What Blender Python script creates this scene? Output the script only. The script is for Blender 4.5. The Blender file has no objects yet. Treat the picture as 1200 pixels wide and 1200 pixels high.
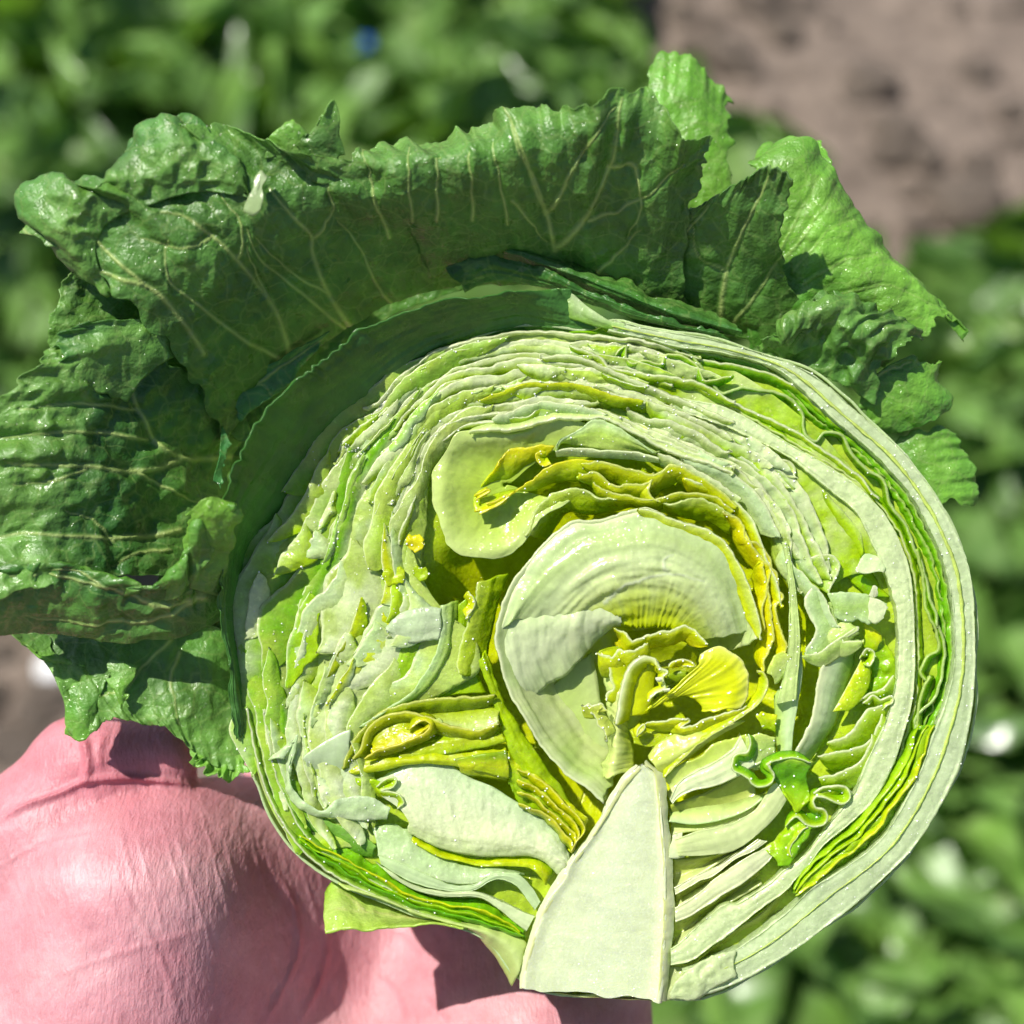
import bpy, math, random
import numpy as np
from mathutils import Vector, Matrix

# ------------------------------------------------------------------ camera, sky, sun, exposure
scene = bpy.context.scene
COL = scene.collection
random.seed(7)
PITCH = math.radians(55.0)
CAM = np.array([0.0, 0.0, 1.15])
FWD = np.array([0.0, math.cos(PITCH), -math.sin(PITCH)])
UP = np.array([0.0, math.sin(PITCH), math.cos(PITCH)])
RIGHT = np.array([1.0, 0.0, 0.0])
PX = 0.000145                      # metres per photo pixel on the cut face
FOC = 1648.0                       # focal length in photo pixels (40 degree lens)
DIST = FOC * PX                    # camera to cut face

cam_data = bpy.data.cameras.new('camera')
cam = bpy.data.objects.new('camera', cam_data)
COL.objects.link(cam)
cam.location = CAM
cam.rotation_euler = (math.pi / 2 - PITCH, 0, 0)
cam_data.sensor_width = 36.0
cam_data.lens = 18.0 / (600.0 / FOC)
cam_data.clip_start = 0.01
cam_data.clip_end = 200.0
cam_data.dof.use_dof = True
cam_data.dof.focus_distance = DIST
cam_data.dof.aperture_fstop = 9.5
scene.camera = cam
scene.cycles.use_adaptive_sampling = True; scene.cycles.adaptive_threshold = 0.04; scene.cycles.use_denoising = True
scene.cycles.max_bounces = 8; scene.cycles.diffuse_bounces = 4; scene.cycles.glossy_bounces = 2; scene.cycles.transmission_bounces = 4

SUN = -0.45 * RIGHT + 0.58 * UP - 0.68 * FWD
SUN = SUN / np.linalg.norm(SUN)
SUN_EL = math.asin(SUN[2])
world = bpy.data.worlds.new('World')
scene.world = world
world.use_nodes = True
wn = world.node_tree
sky = wn.nodes.new('ShaderNodeTexSky')
sky.sky_type = 'NISHITA'
sky.sun_disc = False
sky.sun_elevation = SUN_EL
sky.sun_rotation = math.atan2(SUN[0], SUN[1])
wn.nodes['Background'].inputs['Strength'].default_value = 0.08
wn.links.new(sky.outputs[0], wn.nodes['Background'].inputs['Color'])
sd = bpy.data.lights.new('sun', 'SUN')
sd.energy = 5.0
sd.angle = math.radians(0.53)
sd.color = (1.0, 0.96, 0.89)
so = bpy.data.objects.new('sun', sd)
COL.objects.link(so)
so.rotation_euler = Vector((-SUN[0], -SUN[1], -SUN[2])).to_track_quat('-Z', 'Y').to_euler()
so.location = (-1, 0.5, 3)
scene.view_settings.view_transform = 'Standard'
scene.view_settings.look = 'None'
scene.view_settings.exposure = 0.42
scene.view_settings.gamma = 1.0

# ------------------------------------------------------------------ helpers
def P(x, y, z):
    """photo pixel + height z (pixels towards the viewer) over the cut face -> world point"""
    x = np.asarray(x, float); y = np.asarray(y, float); z = np.asarray(z, float)
    d = (FOC - z) * PX
    a = (x - 600.0) / FOC * d
    b = -(y - 600.0) / FOC * d
    return CAM + d[..., None] * FWD + a[..., None] * RIGHT + b[..., None] * UP

def lin(c):
    c = np.asarray(c, float) / 255.0
    return np.where(c <= 0.04045, c / 12.92, ((c + 0.055) / 1.055) ** 2.4)

def _hash(ix, iy, seed):
    n = (ix.astype(np.int64) * 374761393 + iy.astype(np.int64) * 668265263 + seed * 974634777) & 0x7fffffff
    n = ((n ^ (n >> 13)) * 1274126177) & 0x7fffffff
    n = (n ^ (n >> 16)) & 0xffff
    return n / 32767.5 - 1.0

def noise2(x, y, seed=0):
    x = np.asarray(x, float); y = np.asarray(y, float)
    ix = np.floor(x); iy = np.floor(y)
    fx = x - ix; fy = y - iy
    u = fx * fx * fx * (fx * (fx * 6 - 15) + 10); v = fy * fy * fy * (fy * (fy * 6 - 15) + 10)
    a = _hash(ix, iy, seed); b = _hash(ix + 1, iy, seed); c = _hash(ix, iy + 1, seed); d = _hash(ix + 1, iy + 1, seed)
    return (a * (1 - u) + b * u) * (1 - v) + (c * (1 - u) + d * u) * v

def fbm(x, y, seed=0, oct=3):
    s = 0; a = 1.0; t = 0
    for k in range(oct):
        s = s + a * noise2(x * 2 ** k, y * 2 ** k, seed + 17 * k); t += a; a *= 0.5
    return s / t

def crom(pts, n, dense=24):
    p = np.asarray(pts, float)
    if len(p) == 2:
        t = np.linspace(0, 1, n)[:, None]
        return p[0] * (1 - t) + p[1] * t
    q = np.vstack([2 * p[0] - p[1], p, 2 * p[-1] - p[-2]])
    out = []
    t = np.linspace(0, 1, dense, endpoint=False)[:, None]
    for i in range(1, len(q) - 2):
        a, b, c, d = q[i - 1], q[i], q[i + 1], q[i + 2]
        out.append(0.5 * (2 * b + (c - a) * t + (2 * a - 5 * b + 4 * c - d) * t ** 2 + (-a + 3 * b - 3 * c + d) * t ** 3))
    out.append(q[-2][None])
    out = np.vstack(out)
    s = np.concatenate([[0], np.cumsum(np.linalg.norm(np.diff(out[:, :2], axis=0), axis=1) + 1e-6)])
    u = np.linspace(0, s[-1], n)
    return np.stack([np.interp(u, s, out[:, k]) for k in range(out.shape[1])], 1)

def segdist(X, Y, line):
    """distance of points to a polyline and the position along it (0..1)"""
    line = np.asarray(line, float)[:, :2]
    lo = line.min(0) - 30; hi = line.max(0) + 30
    nr = (X > lo[0]) & (X < hi[0]) & (Y > lo[1]) & (Y < hi[1])
    if nr.sum() < 0.7 * X.size:
        bb = np.full(X.shape, 1e3); pp = np.zeros(X.shape)
        if nr.any():
            bb[nr], pp[nr] = segdist(X[nr], Y[nr], line)
        return bb, pp
    best = np.full(X.shape, 1e9); pos = np.zeros(X.shape)
    L = np.concatenate([[0], np.cumsum(np.linalg.norm(np.diff(line, axis=0), axis=1))])
    for i in range(len(line) - 1):
        a = line[i]; d = line[i + 1] - a; l2 = d @ d + 1e-9
        t = np.clip(((X - a[0]) * d[0] + (Y - a[1]) * d[1]) / l2, 0, 1)
        r = np.hypot(X - a[0] - t * d[0], Y - a[1] - t * d[1])
        m = r < best
        best = np.where(m, r, best); pos = np.where(m, (L[i] + t * math.sqrt(l2)) / L[-1], pos)
    return best, pos

def new_mesh(name, V, F, mat, parent=None, origin=None, colors=None, smooth=True):
    me = bpy.data.meshes.new(name)
    V = np.asarray(V, float)
    if origin is not None:
        V = V - np.asarray(origin)
    F = np.asarray(F, np.int32)
    n = F.shape[1]
    me.vertices.add(len(V)); me.vertices.foreach_set('co', V.ravel())
    me.loops.add(F.size); me.loops.foreach_set('vertex_index', F.ravel())
    me.polygons.add(len(F)); me.polygons.foreach_set('loop_start', np.arange(0, F.size, n, dtype=np.int32))
    me.polygons.foreach_set('loop_total', np.full(len(F), n, np.int32))
    me.update(calc_edges=True)
    if colors is not None:
        at = me.attributes.new('col', 'FLOAT_COLOR', 'POINT')
        c = np.ones((len(V), 4)); c[:, :3] = colors
        at.data.foreach_set('color', c.ravel())
    if smooth:
        me.polygons.foreach_set('use_smooth', np.ones(len(F), bool))
    me.materials.append(mat)
    me.validate()
    ob = bpy.data.objects.new(name, me)
    COL.objects.link(ob)
    if parent is not None:
        ob.parent = parent
    return ob

def grid_faces(nv, nu):
    i = np.arange(nv - 1)[:, None] * nu + np.arange(nu - 1)[None]
    return np.stack([i, i + 1, i + nu + 1, i + nu], -1).reshape(-1, 4)

def empty(name, loc, label, cat, group=None):
    o = bpy.data.objects.new(name, None)
    COL.objects.link(o)
    o.location = loc
    o.empty_display_size = 0.02
    o['label'] = label; o['category'] = cat
    if group: o['group'] = group
    return o

# ------------------------------------------------------------------ materials
def mat_base(name):
    m = bpy.data.materials.new(name); m.use_nodes = True
    nt = m.node_tree
    for n in list(nt.nodes): nt.nodes.remove(n)
    return m, nt, lambda t: nt.nodes.new(t), nt.links.new

def leaf_material(name, rough=0.35, trans=0.35, tint=(1.0, 1.0, 0.6), fine=1800, bump=0.5, cell=0, cellbump=0.0, sss=0.0, spec=0.5, var=0.18, spark=0.0, mottle=60, coat=0.0, coatfine=2600, coatbump=0.9, fleck=0.0, net=0, netf=0.3):
    m, nt, N, L = mat_base(name)
    out = N('ShaderNodeOutputMaterial'); mix = N('ShaderNodeMixShader'); pr = N('ShaderNodeBsdfPrincipled'); tr = N('ShaderNodeBsdfTranslucent')
    at = N('ShaderNodeAttribute'); at.attribute_name = 'col'
    tc = N('ShaderNodeTexCoord')
    n1 = N('ShaderNodeTexNoise'); n1.inputs['Scale'].default_value = mottle; n1.inputs['Detail'].default_value = 3; n1.inputs['Roughness'].default_value = 0.65
    L(tc.outputs['Object'], n1.inputs['Vector'])
    mp = N('ShaderNodeMapRange'); mp.inputs[1].default_value = 0.3; mp.inputs[2].default_value = 0.7; mp.inputs[3].default_value = 1 - var; mp.inputs[4].default_value = 1 + var
    L(n1.outputs['Fac'], mp.inputs[0])
    mul = N('ShaderNodeMix'); mul.data_type = 'RGBA'; mul.blend_type = 'MULTIPLY'; mul.inputs[0].default_value = 1.0
    cb = N('ShaderNodeCombineColor')
    for k in range(3): L(mp.outputs[0], cb.inputs[k])
    L(at.outputs['Color'], mul.inputs[6]); L(cb.outputs[0], mul.inputs[7])
    if fleck:     # fine pale cell texture of the cut tissue
        nf = N('ShaderNodeTexNoise'); nf.inputs['Scale'].default_value = 1500; nf.inputs['Detail'].default_value = 2
        L(tc.outputs['Object'], nf.inputs['Vector'])
        mf = N('ShaderNodeMapRange'); mf.inputs[1].default_value = 0.56; mf.inputs[2].default_value = 0.72; mf.inputs[3].default_value = 0; mf.inputs[4].default_value = fleck
        L(nf.outputs['Fac'], mf.inputs[0])
        m2 = N('ShaderNodeMix'); m2.data_type = 'RGBA'; L(mf.outputs[0], m2.inputs[0]); L(mul.outputs[2], m2.inputs[6])
        mb = N('ShaderNodeMix'); mb.data_type = 'RGBA'; mb.blend_type = 'MULTIPLY'; mb.inputs[0].default_value = 1.0; mb.clamp_result = False
        L(mul.outputs[2], mb.inputs[6]); mb.inputs[7].default_value = (1.45, 1.4, 1.6, 1); L(mb.outputs[2], m2.inputs[7])
        mul = m2
    if net:       # net of fine side veins
        vn = N('ShaderNodeTexVoronoi'); vn.feature = 'DISTANCE_TO_EDGE'; vn.inputs['Scale'].default_value = net
        nd = N('ShaderNodeTexNoise'); nd.inputs['Scale'].default_value = net * 0.8; nd.inputs['Detail'].default_value = 2
        sd_ = N('ShaderNodeVectorMath'); sd_.operation = 'SCALE'; sd_.inputs['Scale'].default_value = 0.9 / net
        ad_ = N('ShaderNodeVectorMath'); ad_.operation = 'ADD'
        L(tc.outputs['Object'], nd.inputs['Vector']); L(nd.outputs['Color'], sd_.inputs[0]); L(tc.outputs['Object'], ad_.inputs[0]); L(sd_.outputs[0], ad_.inputs[1]); L(ad_.outputs[0], vn.inputs['Vector'])
        mn = N('ShaderNodeMapRange'); mn.inputs[1].default_value = 0.0; mn.inputs[2].default_value = 0.06; mn.inputs[3].default_value = netf; mn.inputs[4].default_value = 0
        L(vn.outputs['Distance'], mn.inputs[0])
        m3 = N('ShaderNodeMix'); m3.data_type = 'RGBA'; L(mn.outputs[0], m3.inputs[0]); L(mul.outputs[2], m3.inputs[6]); m3.inputs[7].default_value = (*lin((160, 188, 104)), 1)
        mul = m3
    L(mul.outputs[2], pr.inputs['Base Color'])
    tm = N('ShaderNodeMix'); tm.data_type = 'RGBA'; tm.blend_type = 'MULTIPLY'; tm.inputs[0].default_value = 1.0
    L(mul.outputs[2], tm.inputs[6]); tm.inputs[7].default_value = (*tint, 1)
    L(tm.outputs[2], tr.inputs['Color'])
    # roughness varies: wet and dry spots
    n3 = N('ShaderNodeTexNoise'); n3.inputs['Scale'].default_value = mottle * 3; n3.inputs['Detail'].default_value = 1
    L(tc.outputs['Object'], n3.inputs['Vector'])
    rr = N('ShaderNodeMapRange'); rr.inputs[1].default_value = 0.35; rr.inputs[2].default_value = 0.65; rr.inputs[3].default_value = rough * 0.65; rr.inputs[4].default_value = min(1, rough * 1.5)
    L(n3.outputs['Fac'], rr.inputs[0]); L(rr.outputs[0], pr.inputs['Roughness'])
    pr.inputs['Specular IOR Level'].default_value = spec
    if sss:
        pr.inputs['Subsurface Weight'].default_value = sss
        pr.inputs['Subsurface Radius'].default_value = (0.9, 1.0, 0.45)
        pr.inputs['Subsurface Scale'].default_value = 0.0012
    n2 = N('ShaderNodeTexNoise'); n2.inputs['Scale'].default_value = fine; n2.inputs['Detail'].default_value = 2
    L(tc.outputs['Object'], n2.inputs['Vector'])
    b1 = N('ShaderNodeBump'); b1.inputs['Strength'].default_value = bump; b1.inputs['Distance'].default_value = 0.0003
    L(n2.outputs['Fac'], b1.inputs['Height'])
    last = b1
    if cell:
        vo = N('ShaderNodeTexVoronoi'); vo.feature = 'F1'; vo.inputs['Scale'].default_value = cell
        wv = N('ShaderNodeVectorMath'); wv.operation = 'ADD'
        nw = N('ShaderNodeTexNoise'); nw.inputs['Scale'].default_value = cell * 0.7
        sc = N('ShaderNodeVectorMath'); sc.operation = 'SCALE'; sc.inputs['Scale'].default_value = 0.8 / cell
        L(tc.outputs['Object'], nw.inputs['Vector']); L(nw.outputs['Color'], sc.inputs[0])
        L(tc.outputs['Object'], wv.inputs[0]); L(sc.outputs[0], wv.inputs[1]); L(wv.outputs[0], vo.inputs['Vector'])
        b2 = N('ShaderNodeBump'); b2.invert = True; b2.inputs['Strength'].default_value = cellbump; b2.inputs['Distance'].default_value = 0.35 / cell
        L(vo.outputs['Distance'], b2.inputs['Height']); L(b1.outputs[0], b2.inputs['Normal'])
        last = b2
    L(last.outputs[0], pr.inputs['Normal']); L(last.outputs[0], tr.inputs['Normal'])
    if coat:      # film of water and juice: tiny glints
        pr.inputs['Coat Weight'].default_value = coat; pr.inputs['Coat Roughness'].default_value = 0.09; pr.inputs['Coat IOR'].default_value = 1.4
        n4 = N('ShaderNodeTexNoise'); n4.inputs['Scale'].default_value = coatfine; n4.inputs['Detail'].default_value = 1
        L(tc.outputs['Object'], n4.inputs['Vector'])
        b4 = N('ShaderNodeBump'); b4.inputs['Strength'].default_value = coatbump; b4.inputs['Distance'].default_value = 0.0008
        L(n4.outputs['Fac'], b4.inputs['Height']); L(last.outputs[0], b4.inputs['Normal']); L(b4.outputs[0], pr.inputs['Coat Normal'])
    mix.inputs[0].default_value = trans
    L(pr.outputs[0], mix.inputs[1]); L(tr.outputs[0], mix.inputs[2]); L(mix.outputs[0], out.inputs['Surface'])
    return m

M_CUT = leaf_material('wet_cut_leaf', rough=0.26, trans=0.45, tint=(1.0, 1.0, 0.82), fine=1300, bump=0.45, sss=0.0, spec=0.5, var=0.10, mottle=230, coat=0.9, coatfine=1900, coatbump=1.0, fleck=0.45)
M_HEART = leaf_material('smooth_heart_leaf', rough=0.22, trans=0.42, tint=(1.0, 1.0, 0.82), fine=1100, bump=0.16, sss=0.0, spec=0.5, var=0.07, mottle=160, coat=0.8, coatfine=1300, coatbump=0.45, fleck=0.15)
M_CORE = leaf_material('stem_core_flesh', rough=0.33, trans=0.1, tint=(1, 1, .8), fine=2400, bump=0.2, sss=0.5, spec=0.5, var=0.09, mottle=200, coat=0.5, coatfine=2300, coatbump=0.6, fleck=0.3)
M_GREEN = leaf_material('outer_green_leaf', rough=0.40, trans=0.38, tint=(0.9, 1.0, 0.35), fine=1900, bump=0.6, cell=420, cellbump=0.3, spec=0.6, var=0.28, mottle=110, coat=0.6, coatfine=1300, coatbump=0.9, net=210, netf=0.30)
M_WRAP = leaf_material('wrapper_leaf', rough=0.38, trans=0.38, tint=(0.9, 1.0, 0.4), fine=1900, bump=0.4, spec=0.55, var=0.22, mottle=70, coat=0.4, coatfine=1300, coatbump=0.6)
M_FIELD = leaf_material('field_lettuce_leaf', rough=0.36, trans=0.36, tint=(0.95, 1.0, 0.35), fine=120, bump=0.5, spec=0.6, var=0.25, mottle=14)

def skin_material():
    m, nt, N, L = mat_base('palm_skin')
    out = N('ShaderNodeOutputMaterial'); pr = N('ShaderNodeBsdfPrincipled')
    at = N('ShaderNodeAttribute'); at.attribute_name = 'col'
    tc = N('ShaderNodeTexCoord')
    n1 = N('ShaderNodeTexNoise'); n1.inputs['Scale'].default_value = 130; n1.inputs['Detail'].default_value = 6; n1.inputs['Roughness'].default_value = 0.7
    L(tc.outputs['Object'], n1.inputs['Vector'])
    cr = N('ShaderNodeValToRGB')
    cr.color_ramp.elements[0].position = 0.32; cr.color_ramp.elements[0].color = (0.84, 0.76, 0.78, 1)
    cr.color_ramp.elements[1].position = 0.68; cr.color_ramp.elements[1].color = (1.06, 1.1, 1.1, 1)
    L(n1.outputs['Fac'], cr.inputs[0])
    mul = N('ShaderNodeMix'); mul.data_type = 'RGBA'; mul.blend_type = 'MULTIPLY'; mul.inputs[0].default_value = 1.0
    L(at.outputs['Color'], mul.inputs[6]); L(cr.outputs[0], mul.inputs[7]); L(mul.outputs[2], pr.inputs['Base Color'])
    pr.inputs['Subsurface Weight'].default_value = 0.25
    pr.inputs['Subsurface Radius'].default_value = (1.0, 0.35, 0.25)
    pr.inputs['Subsurface Scale'].default_value = 0.002
    pr.inputs['Roughness'].default_value = 0.5
    pr.inputs['Specular IOR Level'].default_value = 0.42
    # skin relief in the plane of the palm: crossing fine furrows, fingerprint ridges, small cells
    def dot(v):
        d = N('ShaderNodeVectorMath'); d.operation = 'DOT_PRODUCT'; L(tc.outputs['Object'], d.inputs[0]); d.inputs[1].default_value = tuple(v); return d.outputs['Value']
    cx = N('ShaderNodeCombineXYZ'); L(dot(RIGHT), cx.inputs[0]); L(dot(UP), cx.inputs[1]); L(dot(FWD), cx.inputs[2])
    def furrow(ang, sx, sy, strength, prev, lo=0.42, hi=0.6):
        mp = N('ShaderNodeMapping'); mp.inputs['Rotation'].default_value = (0, 0, ang); mp.inputs['Scale'].default_value = (sx, sy, sy)
        L(cx.outputs[0], mp.inputs['Vector'])
        nz = N('ShaderNodeTexNoise'); nz.inputs['Scale'].default_value = 1.0; nz.inputs['Detail'].default_value = 1; nz.inputs['Distortion'].default_value = 0.3
        L(mp.outputs[0], nz.inputs['Vector'])
        rp = N('ShaderNodeMapRange'); rp.inputs[1].default_value = lo; rp.inputs[2].default_value = hi; L(nz.outputs['Fac'], rp.inputs[0])
        bp = N('ShaderNodeBump'); bp.inputs['Strength'].default_value = strength; bp.inputs['Distance'].default_value = 0.0004
        L(rp.outputs[0], bp.inputs['Height'])
        if prev is not None: L(prev.outputs[0], bp.inputs['Normal'])
        return bp
    f1 = furrow(math.radians(-22), 2000, 620, 0.16, None)
    f2 = furrow(math.radians(55), 1800, 560, 0.16, f1)
    f3 = furrow(math.radians(-68), 620, 120, 0.13, f2)
    vo = N('ShaderNodeTexVoronoi'); vo.feature = 'DISTANCE_TO_EDGE'; vo.inputs['Scale'].default_value = 1500
    L(cx.outputs[0], vo.inputs['Vector'])
    b3 = N('ShaderNodeBump'); b3.inputs['Strength'].default_value = 0.22; b3.inputs['Distance'].default_value = 0.0003
    L(vo.outputs['Distance'], b3.inputs['Height']); L(f3.outputs[0], b3.inputs['Normal'])
    L(b3.outputs[0], pr.inputs['Normal'])
    L(pr.outputs[0], out.inputs['Surface'])
    return m
M_SKIN = skin_material()

def soil_material(name, c0, c1, scale=40, bump=0.8):
    m, nt, N, L = mat_base(name)
    out = N('ShaderNodeOutputMaterial'); pr = N('ShaderNodeBsdfPrincipled'); tc = N('ShaderNodeTexCoord')
    n1 = N('ShaderNodeTexNoise'); n1.inputs['Scale'].default_value = scale; n1.inputs['Detail'].default_value = 5; n1.inputs['Roughness'].default_value = 0.7
    L(tc.outputs['Object'], n1.inputs['Vector'])
    cr = N('ShaderNodeValToRGB'); cr.color_ramp.elements[0].position = 0.3; cr.color_ramp.elements[1].position = 0.72
    cr.color_ramp.elements[0].color = (*lin(c0), 1); cr.color_ramp.elements[1].color = (*lin(c1), 1)
    L(n1.outputs['Fac'], cr.inputs[0]); L(cr.outputs[0], pr.inputs['Base Color'])
    pr.inputs['Roughness'].default_value = 0.95; pr.inputs['Specular IOR Level'].default_value = 0.2
    b = N('ShaderNodeBump'); b.inputs['Strength'].default_value = bump; b.inputs['Distance'].default_value = 0.01
    L(n1.outputs['Fac'], b.inputs['Height']); L(b.outputs[0], pr.inputs['Normal'])
    L(pr.outputs[0], out.inputs['Surface'])
    return m
M_SOIL = soil_material('dry_field_soil', (84, 74, 66), (140, 126, 114), 30)
M_CLOD = soil_material('soil_clod', (104, 92, 82), (158, 144, 130), 60)
M_PALE = soil_material('pale_stone', (205, 205, 205), (235, 235, 235), 60, 0.3)
M_BLUE = soil_material('speck_blue', (20, 60, 150), (40, 100, 200), 60, 0.1)

# ------------------------------------------------------------------ lofted leaf builder
LET_ORG = P(690, 1168, -60)
lettuce = empty('halved_lettuce', LET_ORG, 'halved lettuce with white core and yellow green layers, held in the hand', 'lettuce')
SEED = [100]

def K(ox, oy, s):
    def f(*pts):
        return [(ox + p[0] / s, oy + p[1] / s) + tuple(p[2:]) for p in pts]
    return f
kA = K(280, 360, 3); kB = K(560, 560, 3); kC = K(800, 380, 10 / 3); kD = K(280, 780, 3); kE = K(560, 330, 4); kF = K(860, 640, 4)
kG = K(560, 880, 4); kH = K(260, 560, 4); kI = K(420, 600, 4); kJ = K(660, 680, 4); kK = K(400, 440, 4); kL = K(820, 840, 4.8); kM = K(800, 800, 3)
q1 = K(0, 0, 2); q2 = K(600, 0, 2); q3 = K(0, 600, 2); q4 = K(600, 600, 2); kN = K(0, 300, 3); kO = K(0, 600, 350 / 1200 * 0 + 1200 / 350); kT = K(400, 0, 1200 / 450); kR = K(800, 0, 3); kU = K(0, 0, 1200 / 450)

# inner leaf colours (sRGB)
WHITE = (228, 236, 190); PALE = (212, 226, 150); MINT = (204, 224, 168); LIME = (186, 212, 74); YEL = (214, 218, 40); GOLD = (226, 218, 30)
GRN = (120, 178, 44); DGRN = (84, 142, 40); OLIVE = (176, 190, 80); RIB = (200, 218, 164)
# outer leaf colours
OUT = (92, 142, 56); OUTL = (116, 166, 70); OUTB = (128, 184, 64); VEIN = (190, 208, 122)

def pad(row, z):
    return np.array([tuple(p) if len(p) == 3 else (p[0], p[1], z) for p in row], float)

def loft(rows, z=None, col=(PALE,), name='leaf', mat=None, nu=None, nv=14, bulge=0.0, n=1.2, ns=22, n2=0.45, jag=0.0, jagB=0.0, js=9.0,
         ruf=0.0, rufs=30.0, rufp=2.0, fib=0.0, fibd='u', fibs=5.0, thick=2.5, rim=None, rimw=0.06, veins=None, vcol=VEIN, vh=2.5, vw=2.2,
         cvar=0.10, twocol=None, cells=0.0, cellsz=26, parent=None, lobe=0.0, taper=0.0, jagU=2.5, frill=0.0):
    SEED[0] += 1
    sd = SEED[0]
    rows = [pad(r, (z[i] if z is not None else 0.0)) for i, r in enumerate(rows)]
    if nu is None:
        ln = max(np.sum(np.linalg.norm(np.diff(r[:, :2], axis=0), axis=1)) for r in rows)
        nu = int(np.clip(ln / 2.2, 20, 420))
    R = np.stack([crom(r, nu) for r in rows])            # rows, nu, 3
    if len(rows) == 2:
        t = np.linspace(0, 1, nv)[:, None, None]
        G = R[0] * (1 - t) + R[1] * t
    else:
        G = crom_rows(R, nv)
    U = np.broadcast_to(np.linspace(0, 1, nu), (nv, nu)); V = np.broadcast_to(np.linspace(0, 1, nv)[:, None], (nv, nu))
    G = G.copy()
    if taper:
        e_ = np.clip(np.minimum(U, 1 - U) / taper, 0, 1) ** 0.6
        G = G[:1] + (G - G[:1]) * (0.08 + 0.92 * e_)[..., None]
    G[..., 2] += 0.55 * bulge * 4 * V * (1 - V)
    X0 = G[..., 0].copy(); Y0 = G[..., 1].copy()
    s = np.concatenate([[0], np.cumsum(np.linalg.norm(np.diff(R[0][:, :2], axis=0), axis=1))])
    S = np.broadcast_to(s, (nv, nu))
    W = np.linalg.norm(np.diff(G[:, nu // 2], axis=0), axis=1).sum() * V
    du = np.gradient(G, axis=1); dv = np.gradient(G, axis=0)
    # ragged edges move points across the sheet
    if jag or jagB or lobe:
        dvn = dv / (np.linalg.norm(dv, axis=2, keepdims=True) + 1e-9)
        e = fbm(S / js, S * 0 + 3.3, sd, 3) * jag * (1 - V) ** 2 + fbm(S / js, S * 0 + 9.3, sd + 5, 3) * jagB * V ** 2 + fbm(S / 42, S * 0 + 1.3, sd + 6, 2) * lobe * V ** 1.5
        G[..., :2] += (dvn * e[..., None])[..., :2]
    if jagU:
        ue = np.exp(-np.minimum(U, 1 - U) * (S[0, -1] + 1) / 7.0)
        dun = du / (np.linalg.norm(du, axis=2, keepdims=True) + 1e-9)
        G[..., :2] += (dun * (ue * jagU * 1.6 * fbm(W / 18, W * 0 + np.round(U) * 9.1, sd + 81, 2))[..., None])[..., :2]
    nrm = np.cross(du, dv); nrm /= np.linalg.norm(nrm, axis=2, keepdims=True) + 1e-9
    nrm *= np.where(nrm[..., 2:3] < 0, -1, 1)
    if np.mean(nrm[..., 2]) < 0: nrm = -nrm
    disp = n * fbm(X0 / ns, Y0 / ns, sd, 2) + n2 * fbm(X0 / 6, Y0 / 6, sd + 3, 2)
    if cells:
        disp = disp + cells * (1 - np.abs(fbm(X0 / cellsz, Y0 / cellsz, sd + 9, 2)) * 2.2)
    if fib:
        q = W if fibd == 'u' else S
        o = S if fibd == 'u' else W
        disp = disp + fib * fbm(q / fibs, o / (fibs * 14), sd + 21, 2)
    if ruf:
        disp = disp + ruf * fbm(S / rufs, V * 0.6, sd + 31, 2) * 1.6 * V ** rufp
    if frill:
        disp = disp + frill * np.sin(S / 5.5 + 5 * fbm(S / 22, S * 0, sd + 91, 2)) * V ** 9 * (0.6 + 0.6 * fbm(S / 30, S * 0 + 4, sd + 92, 2))
    c = [lin(k) for k in col]
    tt = V * (len(c) - 1)
    if len(c) == 1:
        C = np.broadcast_to(c[0], V.shape + (3,)).copy()
    else:
        tt = np.clip(tt + 0.35 * fbm(S / 25, W / 25, sd + 41, 3) * min(1, len(c) - 1), 0, len(c) - 1.0001)
        k = tt.astype(int); f = (tt - k)[..., None]
        ca = np.array(c)
        C = ca[k] * (1 - f) + ca[k + 1] * f
    if mat in (None, M_CUT, M_HEART):
        lu = C.mean(-1, keepdims=True); sa = 1 - C.min(-1, keepdims=True) / (C.max(-1, keepdims=True) + 1e-6)
        wh = np.clip((0.72 - sa) / 0.3, 0, 1)          # pale parts stay near white, coloured parts stay strong
        C = np.clip(lu + (C - lu) * (1 + 0.30 * sa - 0.30 * wh * sa), 0.004, 1)
        C = C * (1 + 0.06 * wh) * (np.array([0.95, 1.0, 0.95]) * (1 - wh) + np.array([0.985, 1.0, 1.0]) * wh)
    C = C * (1 + cvar * fbm(S / 7, W / 40 + 5, sd + 51, 3))[..., None]
    if twocol is not None:
        m = np.clip(fbm(X0 / 28, Y0 / 28, sd + 61, 3) * 1.1 + 0.25, 0, 0.8)[..., None]
        C = C * (1 - m) + lin(twocol) * m
    if rim is not None:
        m = np.clip(1.3 - V / rimw, 0, 1)[..., None]
        C = C * (1 - m) + lin(rim) * m
    if veins:
        vm = np.zeros(V.shape)
        for vl in veins:
            w = vw
            if isinstance(vl, tuple) and len(vl) == 2 and isinstance(vl[0], list):
                vl, w = vl
            line = crom(np.array([(a[0], a[1]) for a in vl]), 40)
            line = line + np.stack([noise2(np.arange(40) / 5.0, np.zeros(40), sd + 71), noise2(np.arange(40) / 5.0, np.ones(40) * 7, sd + 72)], 1) * 1.6
            d, pos = segdist(X0, Y0, line)
            ww = w * (1.15 - 0.75 * pos)
            vm = np.maximum(vm, np.exp(-(d / ww) ** 2) * (1 - 0.25 * pos))
            disp = disp - vh * 1.4 * np.exp(-(d / (ww * 3.2)) ** 2) * 0.8
        disp = disp + vh * vm
        m = np.clip(vm * 1.1, 0, 1)[..., None] * 0.85
        C = C * (1 - m) + lin(vcol) * m
    G = G + nrm * disp[..., None]
    Vw = P(G[..., 0], G[..., 1], G[..., 2]).reshape(-1, 3)
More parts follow.
